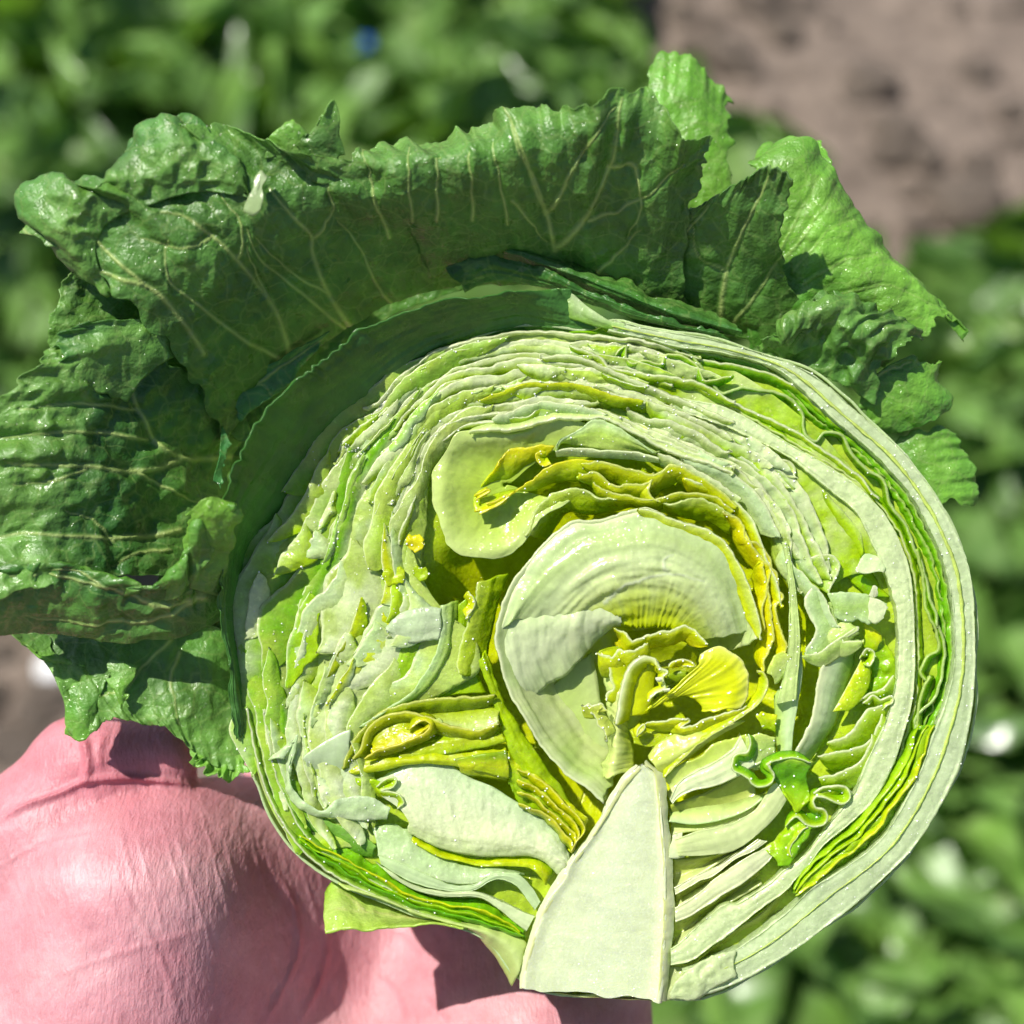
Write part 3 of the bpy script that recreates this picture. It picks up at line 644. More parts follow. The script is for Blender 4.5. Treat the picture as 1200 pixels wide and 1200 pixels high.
# white sinewy edges on both sides of the core
loft([kG((742, 60), (672, 130), (610, 220), (562, 330), (440, 490), (370, 590), (310, 690), (265, 790), (235, 900), (205, 1000), (195, 1108)), kG((770, 75), (702, 150), (655, 225), (590, 330), (490, 480), (420, 600), (345, 710), (300, 810), (262, 920), (235, 1010), (225, 1110))],
     z=(-3, 2), col=(WHITE, (232, 234, 188), (218, 220, 154)), bulge=4, n=2.0, ns=26, n2=.6, jag=2, jagB=1.5, js=30, name='core_edge', mat=M_HEART, thick=0, nv=14)
loft([kG((770, 60), (822, 92), (838, 180), (850, 280), (858, 400), (866, 520), (870, 640), (868, 800), (858, 950), (850, 1080), (845, 1170)), kG((790, 40), (862, 110), (880, 180), (888, 280), (905, 400), (912, 520), (918, 640), (915, 800), (900, 950), (890, 1080), (880, 1172))],
     z=(3, -6), col=((218, 220, 154), (232, 234, 188), WHITE), bulge=3, n=2.0, ns=26, n2=.6, jag=1.5, jagB=2, js=30, name='core_edge', mat=M_HEART, thick=0, nv=14)
# stub of the outer rib beside the core, brownish and wet
loft([kG((885, 1000), (960, 1000), (1000, 985)), kG((880, 1172), (960, 1160), (1040, 1165))], z=(-16, -8), col=((206, 214, 150), (206, 216, 160)), bulge=4, n=2, name='core_edge')
loft([kG((900, 1120), (980, 1030), (1080, 970), (1200, 930)), kG((900, 1165), (1010, 1168), (1100, 1120), (1210, 1060))], z=(5, 5), col=((210, 222, 172), (206, 218, 164), (210, 222, 172)), bulge=4, n=3, ns=10, n2=1.5, jag=3, jagB=2, name='rib_end', thick=2)

# ------------------------------------------------------------------ ribs that spring from the core, left side
# broad white rib face
loft([kD((480, 400), (560, 362), (640, 336), (740, 346), (800, 388), (900, 430), (960, 470), (1050, 522), (1120, 590), (1165, 660)), kD((500, 450), (600, 420), (700, 430), (800, 470), (900, 520), (980, 560), (1060, 600), (1110, 640), (1140, 670), (1160, 690)),
      kD((580, 520), (640, 550), (720, 580), (820, 600), (900, 610), (970, 625), (1040, 645), (1090, 665), (1130, 690), (1150, 705)), kD((600, 590), (700, 640), (780, 662), (850, 672), (930, 672), (1020, 672), (1070, 690), (1100, 715), (1120, 735), (1140, 730))],
     z=(-12, -3, 1, -4), col=((204, 222, 174), (222, 232, 190), (228, 234, 190), (210, 224, 158)), n=1.6, ns=26, n2=1.0, nv=26, fib=.8, mat=M_CUT)
loft([kD((610, 588), (700, 640), (780, 664), (850, 676), (950, 672), (1050, 672), (1105, 718), (1085, 768)), kD((615, 625), (700, 672), (780, 690), (850, 706), (940, 706), (1020, 712), (1060, 745), (1075, 770))], z=(-14, -4), col=((170, 200, 50), YEL, (190, 206, 60)), bulge=5, n=2, ns=14, rim=GRN, jag=2)
rib(kD((490, 665), (600, 705), (720, 762), (820, 772), (870, 742), (920, 728), (985, 738), (1030, 780), (1060, 830)), kD((500, 700), (600, 760), (720, 790), (820, 792), (880, 760), (920, 752), (975, 775), (1010, 820), (1040, 860)), z=0, h=3, depth=24, col=MINT, jag=1, mat=M_HEART)
loft([kD((470, 560), (560, 560), (640, 620), (760, 690), (900, 710), (1000, 728)), kD((490, 670), (600, 712), (720, 760), (820, 768), (880, 740), (960, 732))], z=(-12, -2), col=((194, 216, 154), MINT, (210, 226, 174)), bulge=5, n=2, ns=18, jag=3)
rib(kD((480, 690), (600, 765), (720, 793), (840, 795), (930, 830), (1000, 865), (1040, 880)), kD((540, 745), (620, 790), (720, 812), (840, 815), (910, 855), (970, 905), (1010, 935)), z=2, h=4, depth=26, col=(214, 226, 174), jag=1, mat=M_HEART, fib=.9)
# green strip low on the left
loft([kD((195, 585), (300, 610), (470, 690), (600, 785), (720, 815), (850, 830), (930, 870), (1000, 915)), kD((195, 600), (300, 660), (450, 740), (600, 810), (720, 845), (850, 865), (930, 900), (1003, 940)), kD((200, 635), (300, 705), (450, 785), (600, 850), (720, 880), (850, 910), (930, 935), (1005, 965))],
     z=(-14, -4, -12), col=((140, 190, 50), (130, 186, 36), (160, 200, 60)), n=3.5, ns=16, fib=2.2, fibs=6, nv=20, jag=3, jagB=2)
for f0, cc in ((.3, YEL), (.6, (170, 204, 50)), (.85, GRN)):
    a = np.array(kD((220, 590), (330, 635), (470, 710), (600, 795), (720, 825), (850, 845), (990, 930))); b = np.array(kD((205, 630), (310, 700), (450, 780), (600, 845), (720, 875), (850, 905), (1000, 960)))
    c = a * (1 - f0) + b * f0
    loft([pad(c, 3), [(x + 1, y + 5, -4) for x, y in c], [(x + 2, y + 8, -16) for x, y in c]], col=(cc, (140, 190, 44), GRN), jag=5, js=36, n=3, ns=22, taper=.2, nv=9, thick=1.6, name='leaf_fold')
loft([kD((200, 520), (300, 540), (420, 590), (480, 630)), kD((200, 590), (300, 615), (400, 660), (470, 680))], z=(-8, -16), col=((150, 190, 100), (120, 170, 70)), bulge=5, n=2, jag=2)
# bottom rib with its skin, running into the core
loft([kD((350, 760), (460, 790), (600, 848), (700, 878), (800, 905), (900, 925), (1005, 968), (1010, 1010)), kD((400, 790), (500, 820), (620, 870), (720, 900), (820, 925), (900, 960), (960, 1010), (985, 1070)), kD((420, 800), (520, 835), (640, 885), (740, 910), (815, 935), (880, 1000), (920, 1060), (955, 1125))],
     z=(-6, 2, -16), col=((204, 220, 134), (210, 222, 150), (200, 214, 134)), n=1.6, nv=16, jag=1.5, mat=M_HEART)
# pale outer skin line along the lower left
strip([(548, 1086), (500, 1072), (440, 1050), (390, 1024), (355, 996), (328, 958), (308, 915), (297, 870), (290, 830)], 10, z=0, depth=30, side=1, col=((176, 200, 110), (150, 188, 80), GRN), thick=3)
strip([(520, 1068), (450, 1040), (400, 1012), (362, 985), (340, 950), (322, 905), (312, 860)], 14, z=-2, depth=26, side=1, col=((170, 200, 110), (130, 176, 70), GRN), thick=3)
# torn flap under the head
loft([kD((300, 795), (335, 755), (390, 782), (460, 812), (600, 855), (700, 885), (790, 912)), kD((300, 870), (340, 850), (400, 860), (470, 880), (600, 890), (700, 900), (790, 914)), kD((302, 938), (350, 925), (440, 925), (500, 920), (580, 912), (700, 905), (795, 915))],
     z=(-40, -10, 14), col=((176, 204, 100), (196, 214, 130), (186, 208, 110)), n=2.5, ns=16, jag=2, jagB=2, nv=18, veins=[kD((790, 900), (600, 880), (440, 860), (330, 850)), kD((440, 860), (380, 800), (340, 780))], vcol=(218, 224, 144), vh=1)

# pale torn bands low on the left
loft([kD((150, 330), (205, 240), (200, 300), (180, 360), (190, 430), (250, 490), (300, 508), (350, 470), (450, 462), (540, 500)), kD((110, 330), (160, 300), (165, 350), (165, 400), (175, 470), (240, 520), (300, 535), (370, 540), (450, 546), (530, 540))], z=(4, 0), col=((200, 218, 174), MINT, (210, 224, 178)), bulge=5, n=2.5, ns=14, jag=2, jagB=2, nv=14)
loft([kD((230, 320), (280, 280), (330, 250), (385, 225)), kD((240, 395), (300, 412), (350, 400), (395, 370))], z=(6, -8), col=((210, 224, 184), MINT), bulge=4, n=1.5, jag=1.5, mat=M_HEART)
loft([kD((300, 410), (400, 395), (480, 405), (560, 440), (610, 520), (640, 590)), kD((380, 430), (450, 450), (520, 470), (570, 500), (610, 560), (640, 610))], z=(-6, -14), col=(LIME, (176, 200, 90)), bulge=6, n=3, ns=12, jag=3)
strip(kD((480, 430), (520, 395), (555, 400), (540, 430), (500, 440), (560, 450), (580, 480), (560, 500)), 8, z=4, depth=14, col=(PALE, LIME, OLIVE), thick=1.8)
# yellow rolled leaves left of the heart
strip(kD((365, 362), (385, 300), (430, 230), (500, 165), (600, 132), (700, 118), (800, 112), (900, 105)), 20, z=2, depth=34, side=1, col=((196, 206, 70), (170, 190, 50), (140, 160, 50)), thick=3, rim=(206, 214, 110))
strip(kD((400, 330), (430, 290), (450, 230), (500, 185), (580, 165), (660, 180), (760, 215), (840, 228), (915, 205)), 16, z=4, depth=30, side=1, col=((214, 214, 80), (190, 200, 50), (150, 170, 50)), thick=3, rim=(214, 218, 110))
loft([kD((640, 175), (720, 160), (800, 150), (910, 140)), kD((700, 190), (780, 225), (850, 228), (915, 205))], z=(-16, 2), col=((176, 194, 70), (196, 208, 110), PALE), bulge=8, n=1.6, ns=30, fib=1, jag=1)
loft([kD((620, 130), (720, 122), (800, 116), (900, 110)), kD((640, 175), (720, 190), (800, 180), (912, 150))], z=(-6, -26), col=((176, 196, 60), (160, 184, 50)), bulge=3, n=1.6, fib=1)
loft([kD((465, 270), (480, 220), (540, 190), (610, 200), (660, 215)), kD((470, 305), (520, 300), (580, 275), (630, 250), (668, 205))], z=(-10, 6), col=((160, 178, 50), (196, 200, 40), GOLD), bulge=2, n=2, jag=2, jagB=3, rim=YEL)
strip(kD((440, 330), (480, 300), (540, 285), (600, 262), (660, 235), (672, 205), (645, 192), (600, 225)), 9, z=8, depth=18, side=1, col=((222, 216, 60), (196, 200, 40), OLIVE), thick=2.4, rim=(226, 222, 90))
loft([kD((560, 300), (680, 250), (800, 225), (910, 220)), kD((560, 345), (680, 320), (800, 300), (940, 270))], z=(-14, -6), col=((160, 186, 50), (196, 206, 90), (170, 194, 60)), bulge=7, n=2.5, fib=1.6, fibd='u')
loft([kD((380, 370), (480, 330), (600, 320), (760, 300), (930, 290)), kD((400, 385), (500, 370), (620, 345), (780, 360), (950, 400))], z=(-8, -4), col=((196, 206, 60), (206, 212, 90), (180, 196, 60)), bulge=6, n=2.5, fib=1.6, jag=3)
loft([kD((760, 330), (850, 310), (940, 300)), kD((780, 380), (860, 395), (950, 405))], z=(-2, -10), col=((150, 176, 44), YEL, (190, 204, 70)), bulge=5, n=2, fib=1.5)
# wide curved leaf above the roll (swings down from the cavity)
loft([kI((380, 440), (385, 540), (370, 640), (320, 740), (240, 850), (120, 930), (0, 1010)), kI((470, 420), (460, 540), (450, 650), (400, 760), (320, 850), (200, 920), (60, 1010))], z=(2, -12), col=(MINT, (196, 218, 130), (176, 204, 90)), bulge=6, n=1.6, fib=1.2, jag=2, thick=3)
loft([kI((470, 420), (460, 560), (440, 680), (390, 790), (300, 870)), kI((560, 380), (540, 500), (520, 640), (560, 760), (600, 850))], z=(-12, -20), col=((176, 204, 80), (170, 200, 70), LIME), bulge=5, n=2, fib=1.2)
loft([kI((200, 640), (180, 700), (110, 790), (20, 890)), kI((370, 600), (350, 680), (290, 780), (150, 900))], z=(-6, -14), col=((176, 206, 90), (160, 196, 70), LIME), bulge=5, n=2, fib=1.4)
loft([kI((125, 545), (200, 470), (300, 445), (385, 450)), kI((140, 570), (190, 610), (280, 610), (375, 600))], z=(4, 2), col=((200, 216, 174), (210, 224, 180)), bulge=5, n=1.5, fib=1.4, fibd='u', jag=2, jagB=2)
loft([kI((560, 330), (540, 440), (500, 560), (465, 680), (470, 760)), kI((700, 290), (660, 420), (630, 560), (600, 680), (560, 760))], z=(0, -20), col=((206, 218, 110), (186, 206, 80), (176, 200, 70)), bulge=8, n=2, jag=3, rim=PALE, fib=1)
strip(kI((510, 370), (545, 410), (540, 450), (505, 490)), 8, z=4, depth=12, col=((214, 220, 110), YEL), thick=2.4)
# yellow leaf pressed between white bowl and left part, going down to the core
loft([kI((600, 640), (640, 760), (690, 880), (740, 980), (800, 1080), (880, 1200), (960, 1300), (1030, 1400)), kI((560, 700), (600, 820), (640, 930), (680, 1040), (720, 1150), (800, 1290), (880, 1390), (980, 1480))], z=(-14, -10), col=((176, 200, 60), (186, 206, 60), (170, 196, 50)), bulge=8, n=3, ns=18, fib=2, nv=16)
loft([kG((140, 0), (200, 60), (300, 130), (400, 220), (500, 300), (515, 340), (440, 470)), kG((140, 150), (200, 260), (300, 300), (340, 350), (390, 410), (420, 430), (435, 465))], z=(-8, -14), col=(YEL, (176, 200, 30), (160, 192, 40)), bulge=6, n=4.5, ns=14, fib=2.5, nv=22, jag=2, jagB=4)
for f0 in (.2, .45, .7, .95):
    a = np.array(kG((180, 30), (300, 120), (400, 210), (495, 300), (510, 350), (445, 465))); b = np.array(kG((190, 260), (290, 290), (345, 330), (400, 400), (430, 430), (437, 466)))
    c = a * (1 - f0) + b * f0
    loft([pad(c, 5), [(x - 3, y + 4, -2) for x, y in c], [(x - 5, y + 7, -16) for x, y in c]], col=(GOLD, YEL, (150, 186, 40)), jag=6, js=26, n=3, ns=16, taper=.2, nv=9, thick=1.6, name='leaf_fold', rim=(220, 222, 90))

# ------------------------------------------------------------------ cavity at upper left of the heart
cav = [(694, 494), (660, 488), (640, 491), (620, 500), (595, 504), (560, 505), (535, 511), (519, 530), (509, 558), (506, 590), (514, 620), (528, 640), (552, 653), (582, 656), (604, 646), (618, 626), (636, 606), (668, 590)]
CC = (592, 568)
loft([[(x + 3 * math.sin(i * 2.1), y + 3 * math.cos(i * 1.7), -5 + 3 * math.sin(i * 1.3)) for i, (x, y) in enumerate(cav)], toward(cav, CC, 0.86, -5), toward(cav, CC, 0.66, -13), toward(cav, CC, 0.4, -20), toward(cav, CC, 0.03, -22)], col=((212, 224, 150), (208, 222, 140), (200, 216, 124), (192, 210, 110), (188, 208, 104)), n=3, ns=36, n2=.5, nv=40, nu=200, mat=M_HEART, jag=7, js=34, name='leaf')
loft([kK((740, 430), (780, 350), (860, 340), (930, 325), (1000, 330)), kK((640, 540), (720, 510), (820, 470), (900, 420), (945, 420))], z=(-6, -22), col=(GOLD, YEL, (170, 194, 50)), bulge=3, n=2.2, rim=(222, 218, 60), jag=3)
strip(kK((955, 350), (915, 365), (912, 395), (945, 425), (985, 415)), 10, z=-4, depth=12, side=-1, col=(GOLD, YEL, LIME), thick=2.2, rim=(226, 222, 70))
loft([kK((620, 640), (720, 620), (800, 560), (900, 480), (980, 420), (1080, 395), (1200, 400)), kK((640, 560), (700, 575), (790, 545), (900, 540), (1000, 505), (1100, 500), (1210, 510))], z=(-2, -16), col=((214, 214, 50), (190, 206, 60), (180, 198, 70)), bulge=5, n=2.4, jag=2, jagB=3, rim=GOLD)
for r in (kK((625, 560), (680, 530), (700, 545), (640, 580)), kK((680, 600), (740, 580), (770, 560), (780, 575), (720, 620), (650, 645))):
    strip(r, 7, z=4, depth=12, col=((226, 220, 50), YEL), thick=2, rim=(226, 222, 80))
# pale tongue with straight end, upper right of the cavity
loft([kE((370, 780), (400, 740), (480, 690), (540, 650), (600, 655), (700, 710), (830, 800)), kE((365, 800), (390, 760), (460, 765), (560, 785), (660, 795), (760, 800), (830, 805))], z=(6, -4), col=(MINT, (200, 220, 124), (210, 224, 134)), bulge=5, n=1.4, fib=1.2, jag=2)
loft([kE((360, 800), (460, 785), (600, 795), (740, 800), (850, 830)), kE((362, 825), (480, 822), (600, 828), (720, 835), (850, 850))], z=(4, -8), col=(WHITE, MINT), bulge=3, n=1.2, jag=2)
# lip over the cavity and white frilly ribbons above
strip(kE((-40, 700), (60, 692), (150, 695), (240, 678), (330, 650), (400, 640), (500, 645), (590, 640), (680, 680), (760, 720), (850, 770), (960, 820), (1080, 850), (1200, 900)), 10, z=6, depth=22, side=-1, col=(WHITE, PALE, PALE), thick=5, jag=2.5)
strip(kE((60, 640), (150, 610), (240, 575), (330, 562), (430, 575), (520, 590), (600, 625)), 14, z=6, depth=14, side=1, col=(WHITE, MINT, (180, 210, 120)), thick=4, jag=3)
strip(kE((140, 640), (230, 632), (300, 590), (380, 572)), 10, z=2, depth=16, col=((176, 206, 100), LIME), thick=2)
strip(kE((0, 560), (100, 520), (220, 480), (330, 478), (450, 480), (560, 510), (650, 540), (780, 560)), 12, z=4, depth=18, col=((200, 212, 60), (196, 210, 70), LIME), thick=3, rim=YEL)
strip(kE((300, 360), (420, 345), (520, 370), (600, 405), (700, 450), (800, 490), (900, 535), (1040, 590), (1200, 660)), 12, z=5, depth=22, side=1, col=(WHITE, PALE, LIME), thick=5, jag=2.5)
strip(kE((430, 300), (520, 330), (590, 370), (620, 400), (700, 420), (800, 440), (900, 450), (1050, 480), (1150, 540), (1200, 570)), 12, z=3, depth=26, side=1, col=(PALE, LIME, (150, 196, 60)), thick=4, jag=3)
strip(kE((650, 345), (665, 320), (700, 300), (690, 350), (720, 385), (780, 370), (860, 385), (880, 345), (960, 350), (1030, 400), (1060, 460), (1110, 460), (1200, 440)), 10, z=3, depth=26, side=1, col=((176, 206, 90), (140, 190, 60), GRN), thick=2.6, rim=PALE)
loft([kE((420, 240), (560, 240), (700, 270), (900, 310), (1050, 340)), kE((480, 290), (560, 330), (640, 365), (760, 370), (900, 400))], z=(-8, -34), col=((150, 196, 60), (130, 184, 44), GRN), n=2, fib=1)
strip(kE((580, 430), (660, 460), (760, 490), (800, 485)), 8, z=5, depth=18, col=((170, 204, 80), LIME), thick=2)
for r in (kE((700, 600), (800, 640), (880, 650), (940, 670), (1050, 720), (1150, 790), (1180, 800)), kE((800, 560), (920, 600), (1020, 640), (1130, 690), (1200, 740)), kE((600, 640), (700, 670), (800, 720), (900, 760), (1000, 800), (1100, 830), (1200, 870)), kE((840, 800), (940, 840), (1060, 900), (1160, 960), (1240, 1020))):
    strip(r, 14, z=4, depth=20, side=1, col=(WHITE, PALE, (186, 212, 130)), thick=4, jag=2.5)

# ------------------------------------------------------------------ heart: yellow frill ring, white bowl, yellow centre
# yellow leaf behind the bowl's rim
loft([kE((220, 1200), (260, 1100), (310, 1020), (400, 980), (470, 970), (560, 1010), (700, 1020), (800, 1020), (900, 1045), (1000, 1010), (1100, 1040), (1200, 1090)), kE((330, 1200), (380, 1130), (430, 1090), (500, 1095), (560, 1090), (640, 1080), (720, 1060), (800, 1070), (900, 1090), (1000, 1110), (1100, 1140), (1180, 1190))],
     z=(-2, -26), col=((206, 218, 120), (190, 208, 70), (170, 196, 54)), bulge=6, n=3, ns=18, jag=4, rim=PALE, nv=16)
for r, w in ((kE((470, 900), (560, 900), (640, 960), (690, 950), (790, 950), (830, 900), (800, 990), (850, 1030)), 16), (kE((480, 850), (600, 850), (720, 880), (830, 900), (920, 860), (1040, 910), (1150, 990), (1220, 1060)), 22), (kE((540, 940), (620, 990), (720, 1010), (820, 1020), (940, 990), (970, 990), (1060, 1000), (1130, 1020), (1200, 1080)), 14)):
    strip(r, w, z=2, depth=30, side=1, col=((206, 214, 90), YEL, (170, 194, 50)), thick=2.5, jag=3, rim=(214, 222, 130), ruf=3)
for r, w in ((kB((930, 170), (960, 230), (1000, 290), (1050, 330), (1055, 390), (1075, 420), (1050, 450), (1060, 520), (1085, 590), (1060, 640)), 16), (kB((860, 120), (930, 160), (940, 210), (985, 230), (1030, 290), (1020, 380), (1000, 460), (1010, 540)), 16), (kB((1000, 300), (1020, 380), (1030, 470), (1040, 550), (1020, 620), (1000, 680)), 18)):
    strip(r, w, z=0, depth=36, side=1, col=((214, 214, 70), GOLD, YEL), thick=2.5, jag=4, rim=(214, 220, 120), ruf=3)
# pale ribbon rim right of the bowl
strip(kB((560, 112), (620, 115), (700, 152), (800, 182), (870, 230), (925, 315), (968, 415), (995, 520), (990, 565)), 16, z=10, depth=16, side=1, col=((218, 226, 134), (206, 216, 110), YEL), thick=5, jag=2)
# the white bowl: rim, wall, floor
bowl = kB((440, 1140), (380, 1090), (300, 1030), (200, 900), (120, 760), (68, 600), (65, 530), (95, 420), (150, 330), (250, 220), (330, 155), (420, 150), (560, 112), (620, 118), (700, 158), (800, 186), (870, 236), (925, 325), (960, 420), (985, 520), (975, 570))
BC = (770, 795)
loft([pad(bowl, 4), toward(bowl, BC, 0.90, -10), toward(bowl, BC, 0.72, -38), toward(bowl, BC, 0.52, -58), toward(bowl, BC, 0.30, -64)], col=((210, 222, 164), (194, 212, 134), (210, 220, 150), (198, 212, 130), YEL), n=2.2, ns=40, n2=.5, fib=1.5, fibd='u', fibs=10, nv=44, nu=260, mat=M_HEART, rim=WHITE, rimw=.04, jag=2, name='heart_bowl', twocol=(214, 224, 164))
# glossy folded sheet lying in the bowl (upper left), its edge hanging over the floor
loft([kB((75, 560), (120, 500), (170, 480), (240, 480), (300, 450), (370, 420), (390, 395), (440, 440), (500, 470)), kB((85, 640), (160, 570), (230, 530), (300, 510), (350, 490), (400, 460), (430, 470), (480, 480), (510, 490)), kB((110, 740), (170, 660), (250, 600), (320, 560), (380, 530), (420, 510), (450, 510), (480, 510), (500, 520)),
      kB((180, 860), (190, 800), (250, 730), (320, 690), (370, 630), (410, 580), (440, 550), (470, 530), (490, 530))], z=(-5, -3, -7, -22), col=((210, 224, 170), (218, 228, 180), (220, 228, 182), (210, 222, 164)), n=3.5, ns=26, n2=.6, fib=3.0, fibd='v', fibs=16, nv=30, nu=160, mat=M_HEART, jag=2, jagB=2)
# the white leaf arches over the yellow heart: convex, ridged and glossy, its lower edge free
loft([kB((78, 540, 0), (140, 360, 2), (250, 225, 2), (330, 165, 2), (420, 158, 2), (560, 122, 2), (650, 135, 2), (760, 180, 2), (860, 240, 2), (925, 335, 0), (960, 440, -4), (972, 540, -10)),
      kB((130, 500, 0), (220, 380, 8), (310, 290, 10), (380, 240, 12), (460, 220, 12), (560, 200, 12), (650, 205, 12), (740, 240, 12), (820, 290, 10), (880, 370, 6), (915, 460, -2), (935, 545, -10)),
      kB((200, 520, -8), (300, 410, 6), (380, 345, 14), (440, 310, 16), (510, 290, 18), (580, 280, 18), (650, 285, 18), (720, 310, 16), (790, 350, 12), (840, 420, 6), (870, 490, -2), (890, 555, -12)),
      kB((280, 530, -14), (370, 440, 2), (420, 400, 10), (470, 380, 14), (530, 365, 15), (590, 360, 15), (650, 365, 14), (710, 385, 12), (760, 420, 8), (800, 470, 0), (825, 520, -8), (840, 565, -16)),
      kB((350, 520, -18), (420, 480, -6), (470, 460, 2), (510, 450, 4), (560, 440, 4), (610, 438, 4), (660, 445, 3), (700, 460, 0), (730, 485, -4), (760, 515, -8), (780, 545, -14), (790, 570, -20)),
      kB((400, 520, -20), (460, 500, -14), (500, 515, -12), (540, 525, -12), (580, 528, -12), (620, 525, -12), (660, 525, -13), (690, 535, -14), (715, 545, -16), (735, 555, -18), (750, 565, -22), (760, 575, -26))],
     col=((206, 222, 166), (200, 216, 150), (214, 226, 170), (216, 226, 160), (210, 220, 120), (206, 214, 70)), n=2.0, ns=34, n2=.5, fib=2.6, fibd='u', fibs=10, nv=70, nu=220, mat=M_HEART, rim=WHITE, rimw=.03, jagB=3, jagU=1, name='heart_leaf',
     veins=[kB((660, 335), (655, 290), (690, 270)), kB((440, 445), (560, 360), (700, 345), (800, 365))], vcol=(226, 234, 200), vh=1.5)
# smooth floor at lower left of the bowl
loft([kB((180, 850), (200, 900), (260, 980), (330, 1040), (400, 1090), (450, 1130)), kB((250, 740), (290, 820), (330, 900), (380, 980), (430, 1040), (465, 1090)), kB((400, 610), (420, 700), (430, 780), (450, 880), (465, 960), (475, 1040))], z=(-16, -40, -44), col=((210, 222, 150), (194, 210, 124), (206, 218, 154)), n=1.5, ns=60, nv=22, mat=M_HEART, n2=.3)
# stalk of the heart
loft([kJ((170, 930), (200, 820), (215, 700), (200, 560), (185, 400)), kJ((230, 920), (245, 820), (255, 700), (260, 600), (275, 480)), kJ((330, 890), (330, 800), (310, 720), (300, 650), (300, 560))], z=(-26, -4, -22), col=((210, 222, 144), (218, 224, 150), (206, 214, 110)), n=1.8, fib=1.6, fibd='v', fibs=6, nv=20, jag=4, mat=M_HEART)
strip(kJ((250, 680), (262, 600), (272, 520), (300, 430), (340, 380), (390, 358), (430, 372), (438, 400)), 14, z=2, depth=20, side=1, col=(WHITE, (214, 220, 120), YEL), thick=6, mat=M_HEART)
loft([kJ((280, 640), (300, 540), (330, 440), (400, 380)), kJ((400, 620), (420, 560), (430, 480), (440, 400))], z=(-14, -20), col=((206, 212, 90), YEL, (200, 206, 60)), bulge=6, n=2, mat=M_HEART)
strip(kJ((440, 380), (455, 410), (490, 430), (470, 460), (480, 510), (440, 530), (400, 570)), 8, z=4, depth=14, side=1, col=(WHITE, (214, 220, 130), YEL), thick=2.4)
for a in ((455, 465), (480, 515)):
    loft([kJ((a[0] - 12, a[1] - 8), (a[0] + 10, a[1] - 10)), kJ((a[0] - 10, a[1] + 10), (a[0] + 12, a[1] + 8))], z=(10, 8), col=((235, 238, 209),), bulge=4, thick=3, name='torn_bit', n=1)
# dark hollow in the heart and yellow frill around it
loft([kJ((380, 300), (470, 280), (560, 290), (640, 330)), kJ((400, 380), (480, 390), (560, 400), (620, 400)), kJ((420, 560), (480, 520), (540, 490), (600, 430))], z=(-30, -46, -30), col=((186, 196, 40), (170, 180, 40), (150, 166, 40)), n=2, nv=14)
strip(kJ((240, 230), (290, 240), (320, 280), (360, 270), (420, 250), (500, 240), (560, 215), (620, 235), (680, 300)), 18, z=-2, depth=30, side=1, col=((214, 220, 120), YEL, GOLD), thick=2.5, jag=4, ruf=3)
strip(kJ((165, 345), (220, 355), (260, 330), (300, 330), (350, 310), (400, 290)), 26, z=0, depth=24, side=1, col=((206, 214, 80), YEL, (180, 194, 44)), thick=2.2, jag=6, ruf=4)
strip(kJ((190, 560), (230, 500), (215, 430), (190, 380), (165, 345)), 26, z=-4, depth=20, side=1, col=((206, 216, 100), YEL, (190, 204, 60)), thick=2.2, jag=6, ruf=4)
strip(kJ((85, 580), (140, 585), (185, 575), (205, 610)), 16, z=6, depth=14, side=1, col=((224, 228, 134), (206, 216, 100)), thick=2.2, jag=5)
strip(kJ((130, 620), (150, 660), (185, 700), (200, 740)), 14, z=4, depth=14, side=-1, col=((224, 228, 134), (206, 216, 120)), thick=2.2, jag=5)
strip(kJ((495, 410), (510, 385), (560, 372), (605, 385), (612, 405), (560, 400)), 8, z=-4, depth=14, side=1, col=(YEL, GOLD), thick=2.2)
loft([kJ((490, 440), (540, 420), (590, 430)), kJ((480, 500), (530, 490), (570, 470))], z=(-16, -20), col=((160, 180, 60), (140, 164, 50)), bulge=5, n=3)
# big bright petal
loft([kJ((650, 340), (720, 310), (780, 330), (840, 380), (868, 450), (865, 540), (840, 590)), kJ((600, 430), (680, 400), (740, 420), (780, 470), (790, 530), (770, 580), (740, 610)), kJ((380, 620), (460, 580), (540, 540), (600, 550), (640, 580), (650, 600), (640, 625))],
     z=(2, 4, -4), col=((226, 228, 124), (220, 222, 90), YEL), n=2.0, ns=22, fib=1.6, fibd='v', fibs=6, nv=22, mat=M_HEART, rim=(230, 232, 144), jag=1.5)
strip(kJ((910, 430), (940, 430), (958, 480), (945, 540), (905, 590), (840, 640), (760, 690), (680, 740), (600, 800), (470, 925)), 12, z=3, depth=18, side=1, col=((214, 222, 120), (196, 210, 80), YEL), thick=3, jag=2, rim=(222, 226, 140))
strip(kJ((860, 590), (780, 620), (700, 640), (610, 680), (550, 690), (600, 660), (560, 650), (460, 660), (380, 670)), 14, z=2, depth=20, side=-1, col=((216, 220, 100), YEL, (180, 196, 44)), thick=2.4, jag=3)
loft([kJ((310, 690), (400, 690), (500, 690), (560, 700), (640, 690)), kJ((330, 760), (400, 780), (480, 770), (560, 750), (660, 730))], z=(-20, -10), col=((190, 198, 40), (180, 192, 50)), bulge=5, n=2.5, fib=1.4)
loft([kJ((400, 820), (440, 770), (520, 720), (600, 700), (680, 700), (760, 660)), kJ((420, 870), (470, 850), (560, 800), (640, 750), (720, 710), (800, 670)), kJ((450, 930), (520, 880), (600, 820), (680, 760), (760, 715), (850, 665))], z=(-8, 2, -6), col=((206, 216, 120), (216, 224, 134), (218, 224, 124)), n=1.6, fib=1.6, fibd='u', fibs=6, nv=18, mat=M_HEART)
strip(kJ((340, 720), (350, 690), (380, 670), (385, 690), (350, 730)), 8, z=4, depth=10, col=((220, 224, 130), YEL), thick=2.4)
